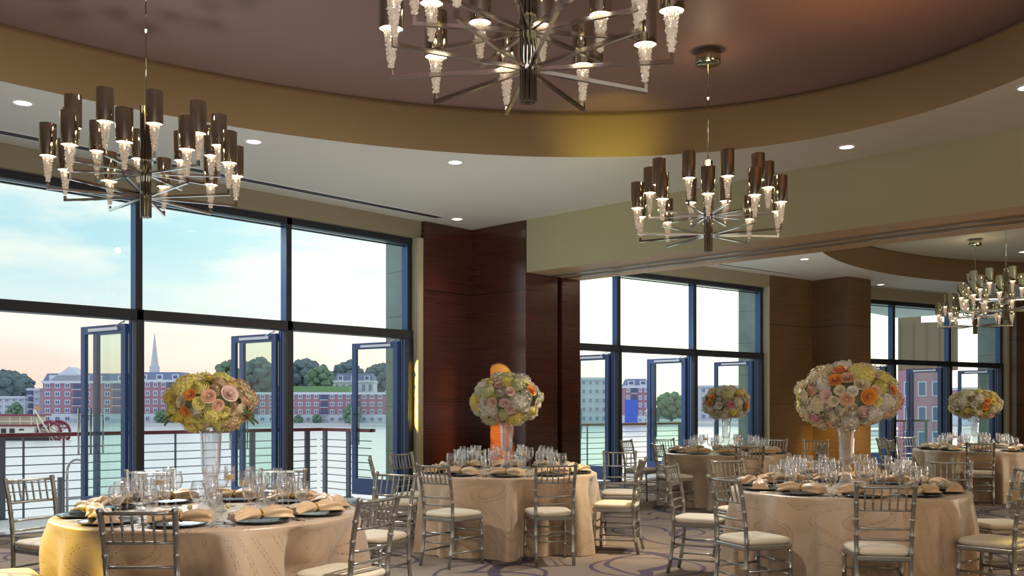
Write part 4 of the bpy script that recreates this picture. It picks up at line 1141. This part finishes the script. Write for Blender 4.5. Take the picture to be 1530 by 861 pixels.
spot('ceiling_wash', (13.4, 8.5, .25), (15.5, 8.6, 4.35), 420, (.95, .98, 1), 120, 1., .3)
spot('dome_wash', (7.6, 3.4, 3.7), (7.5, 3.2, 4.88), 34, (1, .50, .18), 140, 1., .1)  # unseen mid-air spots added to tint the two domes
spot('dome_wash', (17.0, 3.0, 3.7), (16.5, 3.2, 4.88), 75, (.92, 1, .80), 150, 1., .1)
area('far_floor_uplight', (18, -3.2, .35), (18, -2, 4), 4.5, 420, (1, .90, .72))  # unseen panel added out of view to lift the far ceiling
area('room_light', (-1.0, -1.5, 3.6), (5, 5, .9), 3.0, 60, (1, .86, .68))  # unseen fill panels added outside the view
area('room_light', (5.5, -3.5, 3.6), (7.5, 3.5, .9), 3.0, 70, (1, .80, .56))
area('far_room_light', (15, -3, 3.6), (15, 5, .8), 3.0, 220, (1, .86, .66))  # unseen fill panel added for the far room
# unseen spots added to warm or brighten parts of the room
for zt in (1.85, 1.5, 1.15, .8, .5): spot('terrace_beam', (8.0, 11.93, 2.3), (10.87, 10.63, zt), 2400, (1, .70, .12), 10.5, .2, .02)  # no fitting here; spots added to form the orange pier patch
spot('window_beam', (-1.2, 9.3, 3.8), (2.13, 5.62, .55), 3600, (1, .74, .14), 8.5, .5, .04)  # unseen indoor spots added to turn the near-left cloth yellow
spot('window_beam', (-1.2, 9.3, 3.8), (2.42, 6.05, .80), 700, (1, .80, .25), 11, .8, .05)
spot('sky_beam', (2.2, 14.2, 4.5), (2.0, 9.6, 0), 1500, (.95, .97, 1), 75, 1., .01)  # unseen spots added above the terraces to brighten the carpet indoors
spot('sky_beam', (7.0, 14.2, 4.5), (6.5, 9.6, 0), 900, (.95, .97, 1), 75, 1., .01)
p0 = bayp(O2, ANG2, 3, 2.8); p1 = bayp(O2, ANG2, 2.2, -2.2)
spot('sky_beam', (p0[0], p0[1], 4.5), (p1[0], p1[1], 0), 1500, (1, .97, .90), 75, 1., .01)  # same added fill for the far room carpet
spot('pier_wash', (18.6, 7.6, 4.2), (20.45, 9.1, .8), 2600, (1, .78, .28), 30, .9, .05)  # unseen spot added for the yellow glow on the far pier
spot('cove_spot', (8.0, 6.0, 4.1), (8.75, 6.75, 4.62), 40, (.9, .85, .1), 75, 1., .05)  # unseen spot added to brighten one stretch of fascia
spot('table_beam', (7.6, 1.2, 4.2), (7.05, 1.35, .5), 900, (1, .80, .22), 26, .7, .05)  # unseen high spots added to tint single chairs yellow
spot('table_beam', (7.9, 4.9, 4.25), (7.75, 5.7, .6), 600, (1, .78, .26), 30, .8, .05)

# ------------------------------------------------------------------ sky
wd = bpy.data.worlds.new('sky'); SC.world = wd; wd.use_nodes = True
nt = wd.node_tree
for n in list(nt.nodes): nt.nodes.remove(n)
out = nt.nodes.new('ShaderNodeOutputWorld'); bg = nt.nodes.new('ShaderNodeBackground')
tc = N(nt, 'TexCoord'); sx = N(nt, 'SeparateXYZ'); L(nt, tc.outputs['Generated'], sx.inputs[0])
el = sx.outputs[2]
cr = N(nt, 'ValToRGB'); L(nt, math_(nt, 'MULTIPLY', el, 3.2), cr.inputs[0])
e = cr.color_ramp; e.elements[0].position = 0.0; e.elements[0].color = (1.0, .62, .52, 1); e.elements[1].position = 1.0; e.elements[1].color = (.50, .78, .86, 1)
for p, c in ((.08, (1.0, .69, .57, 1)), (.2, (1.0, .80, .70, 1)), (.34, (.84, .90, .88, 1)), (.52, (.55, .80, .86, 1)), (.75, (.50, .79, .90, 1))):
    q = e.elements.new(p); q.color = c
mp = N(nt, 'Mapping'); mp.inputs['Scale'].default_value = (3.6, 3.6, 13.0); L(nt, tc.outputs['Generated'], mp.inputs[0])
nz = N(nt, 'TexNoise'); nz.inputs['Scale'].default_value = 1.7; nz.inputs['Detail'].default_value = 6; nz.inputs['Roughness'].default_value = .55; L(nt, mp.outputs[0], nz.inputs['Vector'])
cl = N(nt, 'ValToRGB'); L(nt, nz.outputs[0], cl.inputs[0]); cl.color_ramp.elements[0].position = .42; cl.color_ramp.elements[1].position = .60
skyc = mixc(nt, math_(nt, 'MULTIPLY', math_(nt, 'MULTIPLY', cl.outputs[0], .88), math_(nt, 'MINIMUM', math_(nt, 'MULTIPLY', math_(nt, 'MAXIMUM', el, 0.), 8.), 1.)), cr.outputs[0], (1.05, .98, .88))
# sun glow toward the second bay (azimuth ~25 deg)
sd_ = N(nt, 'VectorMath', operation='DOT_PRODUCT'); L(nt, tc.outputs['Generated'], sd_.inputs[0]); sd_.inputs[1].default_value = (cos(radians(22))*.99, sin(radians(22))*.99, .12)
gl = math_(nt, 'POWER', math_(nt, 'MAXIMUM', sd_.outputs['Value'], 0.), 9.)
skyc = mixc(nt, math_(nt, 'MULTIPLY', gl, .95), skyc, (2.2, 2.0, 1.45))
L(nt, skyc, bg.inputs[0]); bg.inputs[1].default_value = 1.08
L(nt, bg.outputs[0], out.inputs[0])

# ------------------------------------------------------------------ camera and view
cd = bpy.data.cameras.new('camera'); co = bpy.data.objects.new('camera', cd); COL.objects.link(co)
co.location = (0, 0, CH); co.rotation_euler = (pi/2, 0, YAW-pi/2)
cd.sensor_fit = 'HORIZONTAL'; cd.sensor_width = 36.0; cd.lens = F/1530*36; cd.shift_y = (HY-430.5)/1530; cd.clip_end = 3000
SC.camera = co
SC.view_settings.view_transform = 'Standard'; SC.view_settings.look = 'None'; SC.view_settings.exposure = 0.0; SC.view_settings.gamma = 1.0
SC.cycles.use_denoising = True
SC.cycles.max_bounces = 10; SC.cycles.transmission_bounces = 10; SC.cycles.transparent_max_bounces = 24; SC.cycles.caustics_refractive = False; SC.cycles.caustics_reflective = False
SC.cycles.sample_clamp_indirect = 6.0
